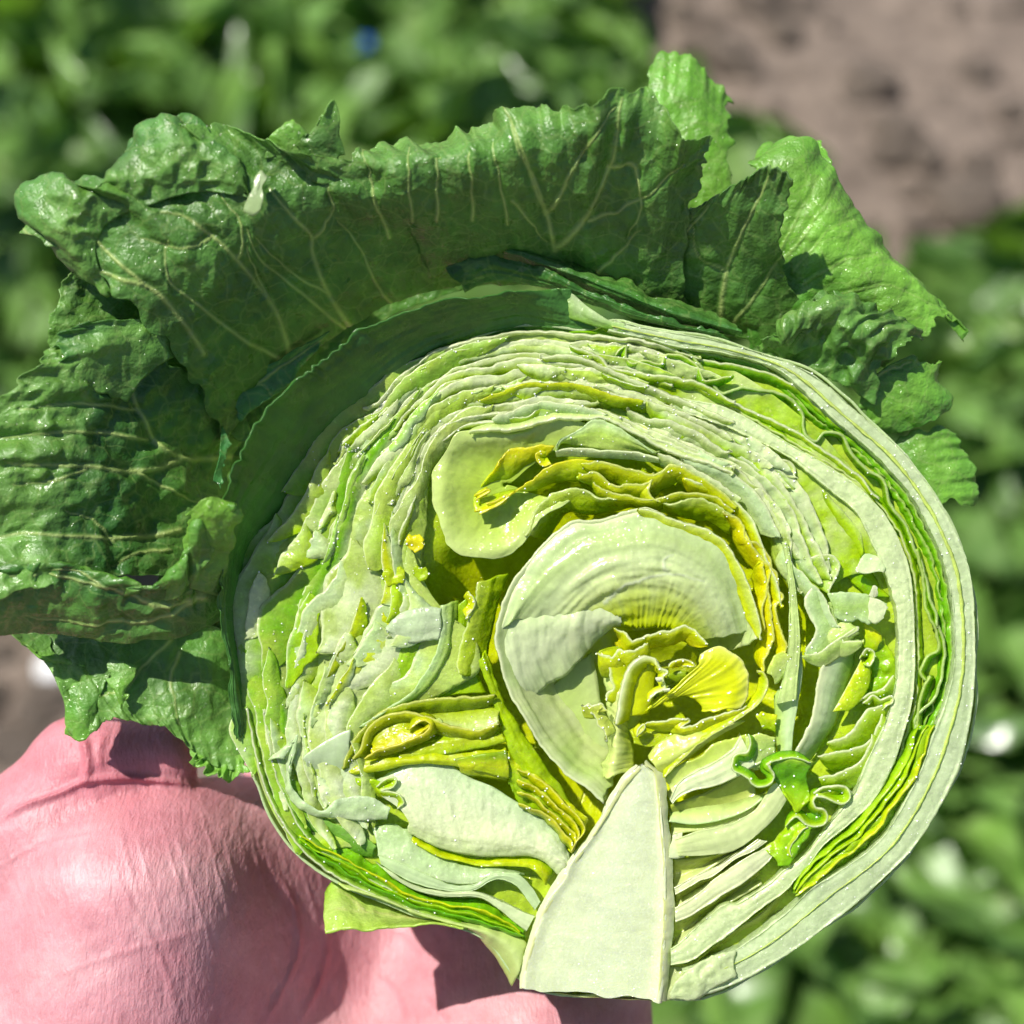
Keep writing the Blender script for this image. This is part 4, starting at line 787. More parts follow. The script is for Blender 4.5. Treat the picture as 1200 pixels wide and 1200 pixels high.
# white leaf face right below the heart with its thin edge
loft([kJ((480, 930), (560, 860), (640, 830), (700, 770), (800, 740), (870, 720)), kJ((500, 970), (600, 910), (700, 890), (800, 860), (870, 820), (920, 780)), kJ((505, 1010), (560, 970), (680, 955), (800, 915), (880, 880), (950, 840))], z=(-4, -8, -2), col=((206, 218, 120), (214, 224, 144), WHITE), n=1.4, nv=18, mat=M_HEART, jag=2)
loft([kJ((860, 800), (880, 740), (940, 720), (1000, 740)), kJ((870, 880), (900, 870), (950, 830), (1000, 800))], z=(2, -6), col=((210, 222, 134), (190, 212, 130)), bulge=5, n=2.5, jag=3)
loft([kJ((900, 640), (950, 620), (1000, 640)), kJ((930, 700), (960, 700), (1000, 720))], z=(-4, -6), col=(YEL, LIME), bulge=4, n=3, jag=4)
loft([kF((155, 590), (180, 520), (220, 495), (270, 510)), kF((190, 650), (210, 640), (240, 600), (265, 560))], z=(4, 0), col=((206, 218, 120), PALE), bulge=5, n=2.5, jag=3)
# small yellow pits in the left slices
for cx, cy, r, cc in ((486, 636, 11, GOLD), (461, 677, 13, (190, 204, 60)), (493, 672, 9, (180, 200, 70))):
    th_ = np.linspace(0, math.pi, 9)
    a = [(cx - r * math.cos(t), cy - r * math.sin(t) * (1 + .2 * math.sin(3 * t)), 1.5) for t in th_]; b = [(cx - r * math.cos(t), cy + r * .8 * math.sin(t), 1.5) for t in th_]
    loft([a, b], z=None, col=(cc, cc), bulge=1, n=2.5, ns=8, nv=10, nu=24, thick=.6, jag=5, jagB=5, js=7, name='leaf_fold')

# ------------------------------------------------------------------ tiny white beads added to stand for glints on the wet cut
def bead_material():
    m, nt, N, L = mat_base('glint_white')
    out = N('ShaderNodeOutputMaterial'); pr = N('ShaderNodeBsdfPrincipled')
    pr.inputs['Base Color'].default_value = (0.90, 0.94, 0.84, 1); pr.inputs['Roughness'].default_value = 0.08; pr.inputs['Specular IOR Level'].default_value = 0.9  # opaque near-white, so each bead shows as a sparkle
    pr.inputs['IOR'].default_value = 1.34
    L(pr.outputs[0], out.inputs['Surface'])
    return m
import bmesh
bm_ = bmesh.new(); bmesh.ops.create_icosphere(bm_, subdivisions=2, radius=1)
iv = np.array([v.co[:] for v in bm_.verts]); jf = np.array([[v.index for v in f.verts] for f in bm_.faces]); bm_.free()
nr_ = np.random.RandomState(3)
BV = []; BF = []; nb = 0
for ob in list(lettuce.children):
    if ob.name.split('.')[0] not in ('rib', 'leaf', 'leaf_scrap', 'core_edge', 'leaf_fold') or ob.data.materials[0] is not M_CUT: continue
    nvt = len(ob.data.vertices)
    c_ = np.empty(nvt * 3); ob.data.vertices.foreach_get('co', c_); c_ = c_.reshape(-1, 3) + LET_ORG
    n_ = np.empty(nvt * 3); ob.data.vertices.foreach_get('normal', n_); n_ = n_.reshape(-1, 3)
    hgt = FOC - ((c_ - CAM) @ FWD) / PX
    ok_ = np.where((hgt > -5) & (np.abs(n_ @ FWD) > .55))[0]
    if len(ok_) == 0: continue
    for i_ in nr_.choice(ok_, min(len(ok_), int(min(170, 0.11 * np.linalg.norm(np.ptp(c_, axis=0)) / PX)) if ob.name.startswith('rib') else 5)):
        r_ = PX * nr_.choice([0.6, 0.7, 0.9, 1.2])
        BV.append(c_[i_] + iv * r_ * np.array([1, 1, 1.0])); BF.append(jf + nb * len(iv)); nb += 1
beads = new_mesh('glint_beads', np.vstack(BV), np.vstack(BF), bead_material(), lettuce, LET_ORG)
beads['kind'] = 'stuff'

# ------------------------------------------------------------------ outer green leaves, a cup round the head
def outer(rows, col=(OUT, OUT, OUTL), **kw):
    d = dict(mat=M_GREEN, thick=1.2, n=3.5, ns=36, n2=.5, cells=1.6, cellsz=26, jagU=6, nv=90, jagB=7, js=8, ruf=9, rufs=26, rufp=2.2, cvar=.14, name='outer_leaf', lobe=8, frill=3.5)
    d.update(kw)
    return loft(rows, col=col, **d)

# wrapper leaf just outside the cut, a steep wall that shades its own inner face
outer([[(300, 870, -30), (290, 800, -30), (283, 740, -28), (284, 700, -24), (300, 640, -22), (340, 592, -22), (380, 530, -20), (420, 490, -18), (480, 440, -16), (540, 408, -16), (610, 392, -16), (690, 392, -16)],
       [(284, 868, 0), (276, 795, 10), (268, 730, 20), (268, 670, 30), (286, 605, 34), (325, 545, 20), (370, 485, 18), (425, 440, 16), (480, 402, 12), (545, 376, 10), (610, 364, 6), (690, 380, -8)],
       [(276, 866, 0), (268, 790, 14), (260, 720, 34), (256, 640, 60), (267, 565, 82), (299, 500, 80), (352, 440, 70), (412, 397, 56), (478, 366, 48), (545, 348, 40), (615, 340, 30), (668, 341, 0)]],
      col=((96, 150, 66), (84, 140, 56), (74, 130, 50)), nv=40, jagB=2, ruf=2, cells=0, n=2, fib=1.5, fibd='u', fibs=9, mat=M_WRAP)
# rim of the wrapper where it turns over at the top
loft([[(655, 338, -4), (672, 345, 2), (690, 360, 4), (712, 374, 4), (735, 380, 2)], [(655, 372, -10), (675, 376, -2), (695, 382, 0), (712, 386, 0), (735, 392, 0)]], col=(RIB, (150, 190, 90)), bulge=5, n=2, fib=1)

# big leaf round the top of the head
outer([[(262, 520, -70), (300, 470, -78), (350, 425, -84), (410, 385, -88), (470, 350, -90), (540, 335, -100), (610, 335, -100), (680, 345, -100), (750, 370, -98), (820, 395, -96)], [(225, 450, -10), (265, 410, -12), (320, 370, -16), (380, 330, -16), (430, 300, -18), (480, 285, -20), (500, 292, -20), (580, 285, -22), (670, 300, -30), (740, 320, -40), (800, 340, -56)], [(165, 370, 66), (205, 330, 70), (255, 290, 74), (310, 260, 72), (365, 240, 66), (425, 235, 56), (480, 240, 52), (570, 230, 50), (660, 225, 46), (740, 230, 36), (810, 250, 10)], [(95, 310, 84), (130, 270, 88), (175, 235, 90), (240, 200, 90), (320, 195, 80), (400, 205, 66), (470, 195, 82), (560, 180, 82), (650, 160, 90), (740, 155, 88), (822, 205, 56)], [(30, 280, 84), (60, 225, 92), (130, 205, 98), (200, 150, 96), (300, 160, 90), (402, 182, 78), (455, 166, 44), (550, 155, 44), (640, 125, 84), (745, 112, 104), (830, 180, 80)]],
      col=(OUT, OUT, OUT, OUT, OUTL), nv=190, nu=640, ruf=20, rufs=30, rufp=2.6, jagB=10, lobe=16, frill=5, vh=2.2,
      veins=[(q1((690, 865), (640, 720), (560, 620), (500, 560), (440, 510), (370, 490)), 3.2), (q1((690, 865), (560, 790), (480, 730), (400, 660), (390, 560)), 2.4), (q1((840, 800), (770, 690), (735, 600), (730, 560), (680, 500), (630, 440)), 3.4),
             (q1((840, 800), (720, 700), (620, 620), (580, 540)), 2.2), (q1((940, 735), (890, 680), (830, 560), (790, 520)), 2.2), (q1((735, 570), (780, 500), (770, 440)), 1.8), (q1((560, 620), (570, 540), (520, 460)), 1.6), (q1((500, 560), (420, 580), (330, 560)), 1.6),
             (q1((480, 830), (400, 720), (350, 680), (250, 650), (130, 620), (60, 540)), 3.0), (q1((350, 680), (260, 600), (190, 520), (110, 480)), 2.0), (q1((640, 720), (600, 640), (580, 580)), 1.5), (q1((770, 690), (680, 640), (600, 560)), 1.5),
             (q2((100, 590), (80, 510), (45, 420), (20, 340), (0, 260)), 2.6), (q2((100, 590), (180, 500), (220, 420), (245, 330), (255, 240)), 3.2), (q2((80, 510), (140, 400), (190, 310), (240, 260)), 2.4), (q2((225, 400), (285, 400), (300, 500), (270, 560)), 2.0), (q2((180, 520), (290, 480), (400, 380)), 1.6),
             (kT((300, 690), (300, 600), (305, 480)), 2.0), (kT((410, 690), (408, 600), (398, 480)), 2.0), (kT((150, 740), (110, 650), (80, 560), (70, 470)), 2.0), (kT((640, 680), (600, 560), (560, 490), (540, 400)), 2.2), (kT((220, 690), (210, 560), (215, 460)), 1.8), (kT((520, 700), (500, 600), (470, 440)), 1.6), (q2((0, 470), (40, 520), (80, 570)), 1.6), (q2((200, 640), (260, 590), (300, 540)), 2)])
# frayed point and torn tags on its rim
outer([[(352, 210, 70), (375, 215, 70), (402, 215, 66)], [(350, 170, 86), (378, 165, 88), (400, 180, 76)], [(372, 150, 92), (388, 118, 96), (397, 150, 84)]], nv=40, ruf=4, jagB=3, cells=2, nu=40)
outer([[(318, 185, 78), (340, 180, 80), (362, 185, 78)], [(318, 160, 84), (340, 148, 86), (360, 160, 84)], [(330, 150, 80), (345, 146, 82), (356, 152, 80)]], nv=30, ruf=3, jagB=3, cells=2, nu=40, col=(OUTL, OUTB))
loft([[(300, 205, 96), (306, 200, 97), (313, 207, 97)], [(286, 248, 98), (297, 253, 98), (306, 246, 98)]], col=((190, 206, 160), (176, 196, 140)), bulge=4, mat=M_HEART, name='torn_tag', thick=2, nv=12)
# glossy turned-over rim at far left
outer([[(130, 345, 60), (112, 300, 80), (125, 262, 90), (170, 240, 92), (230, 225, 92), (290, 230, 86)], [(85, 330, 84), (70, 270, 100), (90, 232, 108), (150, 205, 108), (215, 180, 104), (290, 190, 98)], [(40, 300, 70), (20, 245, 76), (48, 208, 84), (120, 212, 92), (180, 140, 90), (290, 150, 88)], [(60, 320, 40), (44, 260, 44), (70, 230, 50), (130, 225, 56), (190, 165, 56), (285, 170, 56)]],
      col=(OUT, OUTL, (84, 140, 60), OUT), nv=80, ruf=10, rufs=22, rufp=1.0, jagB=6, cells=3, cellsz=22, taper=.2)
# curled dark leaf edges lying between the wrapper and the top leaf
outer([[(430, 330, -80), (500, 310, -76), (570, 305, -70), (640, 325, -60), (700, 352, -50), (770, 372, -46), (860, 396, -46)], [(445, 310, -50), (520, 285, -40), (590, 292, -36), (650, 312, -28), (710, 335, -22), (780, 362, -20), (865, 388, -24)], [(450, 300, -70), (520, 276, -64), (600, 280, -60), (660, 300, -52), (715, 322, -46), (790, 352, -44), (865, 380, -44)]],
      col=(OUT, (70, 128, 50), OUT), nv=40, ruf=3, jagB=3, cells=0, n=3, fib=1.4)
outer([[(540, 345, -60), (580, 330, -52), (640, 338, -46), (700, 360, -40), (760, 378, -36), (850, 398, -36)], [(520, 310, -50), (570, 296, -44), (640, 318, -36), (705, 345, -30), (770, 370, -26), (850, 390, -30)]], col=((84, 140, 60), (66, 124, 46)), nv=24, ruf=3, jagB=3, cells=0, n=2.5, bulge=8, fib=1.6)
# dark leaf right of the top leaf, turned away from the sun
outer([[(745, 380, -110), (800, 390, -110), (860, 398, -106), (905, 400, -96), (950, 395, -90)], [(735, 320, -70), (790, 330, -64), (850, 335, -56), (905, 330, -44), (930, 340, -50)], [(770, 270, -20), (810, 265, -10), (850, 260, 0), (890, 262, 12), (912, 270, 14)], [(805, 250, 0), (835, 232, 20), (865, 212, 40), (900, 195, 56), (926, 212, 60)]],
      col=(OUT, OUT, OUT, OUT), nv=90, ruf=3, jagB=4, vh=2.5, cells=1.5, veins=[(q2((490, 760), (500, 640), (560, 500), (600, 410)), 2.6), (q2((320, 700), (380, 580), (460, 480)), 2.2), (q2((520, 760), (620, 620), (640, 560)), 1.8), (q2((500, 640), (440, 600), (420, 520)), 1.4)])
# sunlit leaf at upper right
outer([[(880, 420, -110), (930, 425, -105), (980, 430, -100), (1040, 430, -100)], [(880, 340, -70), (930, 345, -60), (990, 370, -60), (1060, 405, -66)], [(870, 260, -50), (935, 270, -36), (1000, 315, -40), (1090, 385, -56)], [(880, 200, -44), (945, 200, -30), (1020, 285, -44), (1110, 370, -66)], [(890, 180, -64), (960, 165, -50), (1030, 278, -62), (1130, 390, -80)]],
      col=((84, 146, 46), (96, 160, 50), OUTB, OUTB, (112, 170, 58)), nv=110, ruf=7, rufs=20, jagB=5, vh=2, veins=[(kR((310, 960), (420, 830), (500, 720), (560, 640)), 2.2), (kR((330, 900), (400, 760), (470, 640)), 1.8), (kR((420, 1000), (560, 920), (700, 890)), 1.8), (kR((380, 960), (520, 800), (620, 760)), 1.5), (kR((480, 1060), (700, 1010), (900, 1080)), 1.6)], vcol=(150, 190, 90))
outer([[(905, 250, -70), (940, 250, -66), (975, 240, -66)], [(885, 200, -80), (920, 180, -74), (972, 195, -70)], [(880, 188, -100), (905, 162, -100), (968, 168, -90)]], nv=40, ruf=4, jagB=3, col=((112, 172, 56), (120, 180, 60)), cells=1)
# crumpled leaf end at right, in front
outer([[(880, 410, -50), (930, 425, -44), (980, 445, -40), (1020, 470, -44)], [(900, 395, -20), (950, 385, -6), (1000, 400, -4), (1040, 425, -20)], [(930, 380, -10), (970, 360, 6), (1020, 375, 4), (1065, 400, -14)], [(960, 362, -26), (1000, 350, -16), (1040, 362, -16), (1090, 395, -30)]],
      col=(OUT, OUT, OUTL, OUT), nv=80, ruf=10, rufs=14, rufp=.4, jagB=6, cells=5, cellsz=22, n=12, ns=30)
outer([[(1005, 480, -60), (1015, 450, -50), (1040, 430, -44), (1070, 415, -44)], [(1020, 500, -64), (1040, 480, -56), (1075, 455, -52), (1100, 425, -60)], [(1030, 510, -80), (1085, 500, -70), (1120, 470, -72), (1090, 428, -76)]], nv=60, ruf=6, jagB=5, col=((84, 146, 46), OUTB, (96, 158, 54)), veins=[(kC((680, 250), (780, 190), (900, 150)), 2.0)])
outer([[(1040, 520, -90), (1055, 560, -90), (1085, 600, -90)], [(1080, 505, -80), (1095, 545, -76), (1110, 590, -80)], [(1122, 500, -90), (1140, 545, -86), (1146, 586, -92)]], nv=60, ruf=7, rufs=14, jagB=5, col=((84, 146, 46), OUTB, (110, 168, 60)))
# tall sunlit leaf further back behind the top leaf
outer([[(740, 330, -180), (790, 335, -176), (840, 330, -176), (870, 310, -180)], [(755, 220, -150), (790, 225, -140), (835, 230, -140), (860, 225, -150)], [(752, 140, -150), (780, 130, -140), (820, 140, -140), (856, 150, -150)], [(760, 85, -160), (775, 62, -160), (805, 68, -160), (856, 110, -170)]], nv=80, ruf=7, jagB=6, col=((100, 160, 46), OUTB, (116, 176, 56), (120, 180, 60)))
# dark ground leaf closing the gap between leaves and head, upper left
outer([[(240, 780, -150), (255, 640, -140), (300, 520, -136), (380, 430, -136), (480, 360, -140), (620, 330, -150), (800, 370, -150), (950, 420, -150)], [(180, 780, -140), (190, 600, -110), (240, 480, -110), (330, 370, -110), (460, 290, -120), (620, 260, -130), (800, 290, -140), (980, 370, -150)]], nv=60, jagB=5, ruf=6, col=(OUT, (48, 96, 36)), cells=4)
# pale flap that catches light in the gap
for r in ((q1((520, 910), (560, 880), (640, 850), (690, 820)), q1((570, 985), (620, 940), (690, 880), (760, 790))), (q1((500, 1130), (515, 1060), (520, 1000)), q1((515, 1140), (530, 1070), (545, 1040)))):
    outer([pad(r[0], -60), pad(r[1], -66)], nv=30, col=((70, 140, 70), (84, 150, 80)), ruf=2, jagB=3, cells=1, veins=[(q1((520, 940), (600, 900), (640, 930)), 1.5), (q1((600, 900), (660, 860), (750, 800)), 1.5)])
# leaf that fills the notch between the top and the left leaf
outer([[(300, 520, -90), (290, 470, -88), (330, 420, -90)], [(200, 480, -40), (200, 420, -36), (240, 360, -36)], [(110, 440, 20), (110, 370, 26), (150, 310, 28)], [(60, 420, 40), (70, 350, 46), (100, 300, 50)]], nv=90, ruf=8, jagB=7, n=6, veins=[(q1((520, 900), (440, 830), (360, 690), (250, 640)), 2.4), (q1((400, 800), (300, 790), (200, 760)), 2.0)], vh=2)
# left leaf
outer([[(285, 690, -110), (272, 640, -104), (268, 590, -100), (272, 540, -100), (285, 500, -100)],
       [(220, 680, -40), (215, 630, -40), (212, 570, -36), (215, 510, -34), (235, 455, -36)],
       [(130, 680, 30), (125, 620, 30), (122, 550, 34), (130, 480, 36), (165, 410, 24)],
       [(40, 690, 66), (40, 620, 68), (42, 550, 72), (60, 480, 74), (110, 390, 60)],
       [(-40, 715, 70), (-50, 630, 76), (-45, 550, 80), (10, 455, 84), (70, 400, 72)]],
      col=(OUT, OUT, (58, 110, 40), OUTL, OUTL), nv=150, ruf=13, rufs=22, jagB=10, n=8, ns=30, vh=3, lobe=14, frill=5,
      veins=[(q1((540, 1068), (430, 1075), (370, 1030), (330, 960), (300, 880), (240, 800)), 3.0), (q1((430, 1075), (330, 1105), (200, 1095), (0, 1090)), 3.0), (q1((330, 1105), (400, 1150), (470, 1180)), 2), (q1((360, 1030), (200, 1015), (0, 1030)), 2.0), (kN((640, 960), (500, 990), (300, 990), (100, 975), (0, 1000)), 2.8), (kN((600, 1030), (480, 1050), (400, 1100)), 2), (q1((330, 960), (200, 950), (60, 960)), 1.6), (q1((200, 1095), (120, 1130), (20, 1140)), 1.6), (kN((420, 1000), (340, 930), (240, 900)), 1.5)])
outer([[(150, 470, 30), (170, 440, 26), (200, 420, 20), (230, 420, 0)], [(90, 450, 66), (110, 420, 64), (140, 395, 56), (180, 375, 40)], [(55, 455, 74), (70, 420, 78), (62, 395, 76), (95, 378, 70)]], nv=60, jagB=6, ruf=6, col=(OUT, OUTL, (90, 146, 64)))
# lower left leaf, its rim rolled over towards the head
outer([[(270, 720, -30), (235, 738, -4), (190, 750, 4), (120, 752, 8), (60, 742, 12), (-30, 745, 14)], [(262, 690, 20), (225, 708, 32), (180, 720, 36), (120, 720, 40), (60, 708, 44), (-30, 712, 46)], [(262, 640, 50), (228, 670, 56), (200, 690, 58), (130, 692, 62), (60, 668, 66), (-30, 672, 70)], [(276, 594, 92), (240, 590, 96), (222, 640, 90), (190, 690, 66), (90, 665, 60), (-30, 655, 60)], [(268, 610, 70), (248, 620, 72), (238, 660, 66), (180, 705, 40), (90, 690, 34), (-30, 680, 30)]],
      col=(OUT, OUT, (64, 120, 42), (104, 160, 56), OUTL), nv=110, ruf=6, rufs=20, rufp=1, jagB=5, cells=3, veins=[(q3((480, 200), (380, 220), (250, 180), (120, 150), (0, 150)), 2.4), (q3((460, 210), (340, 260), (180, 260), (60, 240)), 2.0), (q3((250, 180), (180, 140), (100, 140)), 1.5)])
# upright pale flap tip beside the head (throws the shade on the left of the cut)
outer([[(262, 700, 20), (245, 695, 40), (228, 690, 50)], [(272, 650, 60), (245, 645, 76), (222, 650, 80)], [(280, 610, 84), (250, 605, 100), (222, 612, 96)], [(279, 591, 88), (245, 584, 104), (222, 598, 100)]], nv=50, nu=60, ruf=3, jagB=4, col=(OUTL, OUTB, (130, 184, 60), (140, 190, 66)), cells=2, n=2)
# bottom left leaf hanging over the thumb
outer([[(290, 760, -120), (240, 730, -90), (170, 735, -70), (100, 735, -64), (20, 735, -60)], [(288, 830, -90), (240, 800, -62), (180, 790, -50), (110, 770, -46), (30, 752, -46)], [(286, 880, -70), (240, 860, -50), (190, 830, -40), (120, 805, -38), (50, 770, -40)], [(284, 908, -60), (240, 892, -46), (190, 852, -36), (130, 845, -34), (92, 866, -30)]],
      col=(OUT, OUT, OUTL, OUTL), nv=90, ruf=4, rufs=18, jagB=5, cells=2, n=4, veins=[(q3((400, 300), (330, 370), (280, 440)), 1.8), (q3((300, 390), (250, 430), (200, 440)), 1.6), (q3((420, 330), (400, 400), (420, 500)), 1.8)])
outer([[(60, 745, -50), (40, 742, -46), (22, 738, -44)], [(70, 765, -40), (48, 765, -30), (20, 748, -26)], [(98, 782, -44), (60, 778, -34), (25, 756, -30)]], nv=40, nu=50, ruf=3, jagB=3, col=(OUT, OUTL, OUTB), cells=1)
outer([[(130, 790, -40), (105, 795, -36), (88, 800, -36)], [(120, 820, -34), (98, 830, -26), (80, 822, -28)], [(110, 850, -34), (96, 868, -28), (80, 862, -30)]], nv=40, nu=50, ruf=2, jagB=2, col=(OUTL, (96, 154, 52), OUTB), cells=1)
outer([[(120, 770, -30), (140, 775, -30), (158, 780, -34)], [(125, 795, -22), (140, 805, -20), (155, 798, -26)], [(140, 822, -22), (142, 828, -20), (146, 822, -22)]], nv=30, nu=40, ruf=1, jagB=2, col=(OUTL, OUTB), cells=1)
# frill between thumb and head
outer([[(215, 862, -56), (240, 876, -60), (262, 880, -66), (288, 878, -70)], [(225, 885, -48), (245, 898, -50), (266, 900, -56), (290, 892, -60)], [(228, 880, -44), (240, 905, -40), (265, 914, -46), (288, 908, -52)]], nv=40, nu=120, ruf=8, rufs=8, rufp=1, jagB=8, js=5, col=(OUTL, OUTB, (130, 184, 70)), cells=2)
# shaded inside of the hollow left of the head
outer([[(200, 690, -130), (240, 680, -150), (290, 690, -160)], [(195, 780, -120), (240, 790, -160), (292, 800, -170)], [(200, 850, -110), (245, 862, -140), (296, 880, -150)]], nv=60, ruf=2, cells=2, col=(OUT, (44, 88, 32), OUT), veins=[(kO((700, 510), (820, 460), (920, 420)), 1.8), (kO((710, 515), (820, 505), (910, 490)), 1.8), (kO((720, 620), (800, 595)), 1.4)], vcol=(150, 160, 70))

# ------------------------------------------------------------------ the hand: one smooth surface grown from tapered limbs
def sdf_caps(X, a, b):
    (ax, ay, az, ra), (bx, by, bz, rb) = a, b
    d = np.array([bx - ax, by - ay, bz - az]); l2 = d @ d
    t = np.clip(((X[..., 0] - ax) * d[0] + (X[..., 1] - ay) * d[1] + (X[..., 2] - az) * d[2]) / l2, 0, 1)
    q = X - (np.array([ax, ay, az]) + t[..., None] * d)
    return np.sqrt((q * q).sum(-1)) - (ra + (rb - ra) * t)
def smin(a, b, k):
    h = np.clip(0.5 + 0.5 * (b - a) / k, 0, 1)
    return b * (1 - h) + a * h - k * h * (1 - h)
H = 9.0
gx = np.arange(-260, 960, H); gy = np.arange(560, 1820, H); gz = np.arange(-620, 70, H)
GX, GY, GZ = np.meshgrid(gx, gy, gz, indexing='ij')
PTS = np.stack([GX, GY, GZ], -1)
parts_body = [  # palm, heel of the hand and wrist
    ((215, 995, -200, 62), (330, 1000, -340, 70)), ((100, 1240, -140, 176), (135, 1090, -140, 158)), ((260, 1240, -290, 146), (285, 1070, -320, 116)), ((400, 1270, -430, 140), (400, 1080, -480, 112)), ((590, 1300, -250, 138), (585, 1100, -390, 102)),
    ((640, 1290, -210, 112), (660, 1140, -285, 92)), ((230, 1440, -260, 165), (450, 1440, -260, 150)), ((300, 1800, -300, 150), (300, 1480, -260, 150)), ((430, 1800, -300, 140), (420, 1480, -260, 140))]
field_h = None
for a, b in parts_body:
    d = sdf_caps(PTS, a, b); field_h = d if field_h is None else smin(field_h, d, 130)
chains = [  # fingers behind the head: index, middle, ring, little
    [(350, 1050, -380, 62), (340, 930, -470, 56), (350, 800, -510, 50), (400, 690, -540, 44), (440, 640, -540, 40)],
    [(440, 1030, -360, 64), (440, 900, -460, 56), (500, 760, -540, 50), (560, 650, -560, 44), (590, 600, -560, 40)],
    [(560, 1050, -360, 62), (600, 920, -460, 54), (650, 800, -530, 48), (690, 700, -550, 42), (710, 655, -550, 38)],
    [(660, 1100, -320, 56), (740, 990, -410, 48), (790, 890, -470, 42), (815, 820, -490, 37), (825, 785, -490, 34)]]
for ch in chains:
    d = None
    for a, b in zip(ch[:-1], ch[1:]):
        e = sdf_caps(PTS, a, b); d = e if d is None else smin(d, e, 14)
    field_h = smin(field_h, d, 22)
th = None
for a, b in (((10, 1120, -160, 118), (38, 1000, -150, 92)), ((38, 1000, -150, 92), (100, 908, -150, 66)), ((100, 908, -150, 66), (180, 892, -160, 53))):
    e = sdf_caps(PTS, a, b); th = e if th is None else smin(th, e, 26)
field_h = smin(field_h, th, 7)

def surface_nets(f, xs, ys, zs):
    s = f < 0
    nx, ny, nz = f.shape
    acc = np.zeros((nx - 1, ny - 1, nz - 1, 3)); cnt = np.zeros((nx - 1, ny - 1, nz - 1))
    for ax in range(3):
        for o1 in (0, 1):
            for o2 in (0, 1):
                o = [0, 0, 0]; other = [k for k in range(3) if k != ax]; o[other[0]] = o1; o[other[1]] = o2
                sl0 = tuple(slice(o[k], o[k] + f.shape[k] - 1) for k in range(3))
                e = list(o); e[ax] += 1
                sl1 = tuple(slice(e[k], e[k] + f.shape[k] - 1) for k in range(3))
                f0 = f[sl0]; f1 = f[sl1]; c = (f0 < 0) != (f1 < 0)
                t = np.where(c, f0 / np.where(c, f0 - f1, 1), 0)
                for k in range(3):
                    acc[..., k] += np.where(c, (o[k] + (t if k == ax else 0)), 0)
                cnt += c
    act = cnt > 0
    idx = -np.ones(act.shape, int); idx[act] = np.arange(act.sum())
    ijk = np.argwhere(act)
    v = ijk + acc[act] / cnt[act][:, None]
    vert = np.stack([xs[0] + v[:, 0] * (xs[1] - xs[0]), ys[0] + v[:, 1] * (ys[1] - ys[0]), zs[0] + v[:, 2] * (zs[1] - zs[0])], 1)
    faces = []
    for ax in range(3):
        u, w = [(1, 2), (2, 0), (0, 1)][ax]
        sl0 = [slice(1, -1)] * 3; sl0[ax] = slice(0, -1)
        sl1 = [slice(1, -1)] * 3; sl1[ax] = slice(1, None)
        a = s[tuple(sl0)]; b = s[tuple(sl1)]
        pos = np.argwhere(a != b); flip = a[tuple(pos.T)]
        base = pos + 1; base[:, ax] -= 1
        def g(du, dw):
            q = base.copy(); q[:, u] -= du; q[:, w] -= dw
            return idx[q[:, 0], q[:, 1], q[:, 2]]
        q = np.stack([g(1, 1), g(0, 1), g(0, 0), g(1, 0)], 1)
        q = np.where(flip[:, None], q, q[:, ::-1])
        faces.append(q[(q >= 0).all(1)])
    return vert, np.vstack(faces)
hv, hf = surface_nets(field_h, gx, gy, gz)
HAND_ORG = P(365, 1780, -300)
me_tmp = new_mesh('hand', P(hv[:, 0], hv[:, 1], hv[:, 2]), hf, M_SKIN, None, HAND_ORG)
hand = me_tmp
for nm, kind in (('smooth', 'SMOOTH'), ('sub', 'SUBSURF')):
    md = hand.modifiers.new(nm, kind)
    if kind == 'SMOOTH': md.iterations = 6; md.factor = 0.5
    else: md.levels = 2; md.render_levels = 2
dg = bpy.context.evaluated_depsgraph_get()
em = bpy.data.meshes.new_from_object(hand.evaluated_get(dg))
hand.modifiers.clear()
old = hand.data; hand.data = em; bpy.data.meshes.remove(old)
em.name = 'hand'
nv_ = len(em.vertices)
co = np.empty(nv_ * 3); em.vertices.foreach_get('co', co); co = co.reshape(-1, 3)
no = np.empty(nv_ * 3); em.vertices.foreach_get('normal', no); no = no.reshape(-1, 3)
wco = co + HAND_ORG
rel = wco - CAM; dep = rel @ FWD
hx = 600 + rel @ RIGHT / dep * FOC; hy = 600 - rel @ UP / dep * FOC; hz = FOC - dep / PX
front = np.clip((hz + 330) / 120, 0, 1)
disp = 1.4 * fbm(hx / 45, hy / 45, 5, 3) + 0.6 * fbm(hx / 9, hy / 13, 8, 3)
creases = [(q3((0, 720), (60, 690), (140, 660), (200, 632), (290, 622), (380, 630), (450, 640)), 5, 7), (q3((195, 640), (207, 600), (203, 560), (195, 530)), 7, 6), (q3((235, 600), (232, 560), (245, 520)), 7, 3.5),
           (q3((0, 830), (70, 790), (150, 770), (230, 752)), 4, 1.4), (q3((30, 700), (80, 660), (130, 640)), 4, 1.2), (q3((420, 1200), (390, 1080), (330, 960), (270, 860)), 6, 1.4),
           (q3((650, 840), (690, 930), (700, 1020), (670, 1100), (620, 1200)), 6, 3), (q3((765, 960), (765, 1040), (740, 1120), (700, 1200)), 6, 3), (q3((880, 1090), (930, 1120), (960, 1200)), 5, 3), (q3((1000, 1130), (1060, 1200)), 5, 3), (q3((120, 1090), (260, 1040), (400, 1000), (500, 970)), 6, 1.0), (q3((900, 990), (950, 1000), (1000, 1040)), 6, 3)]
redm = np.zeros(nv_)
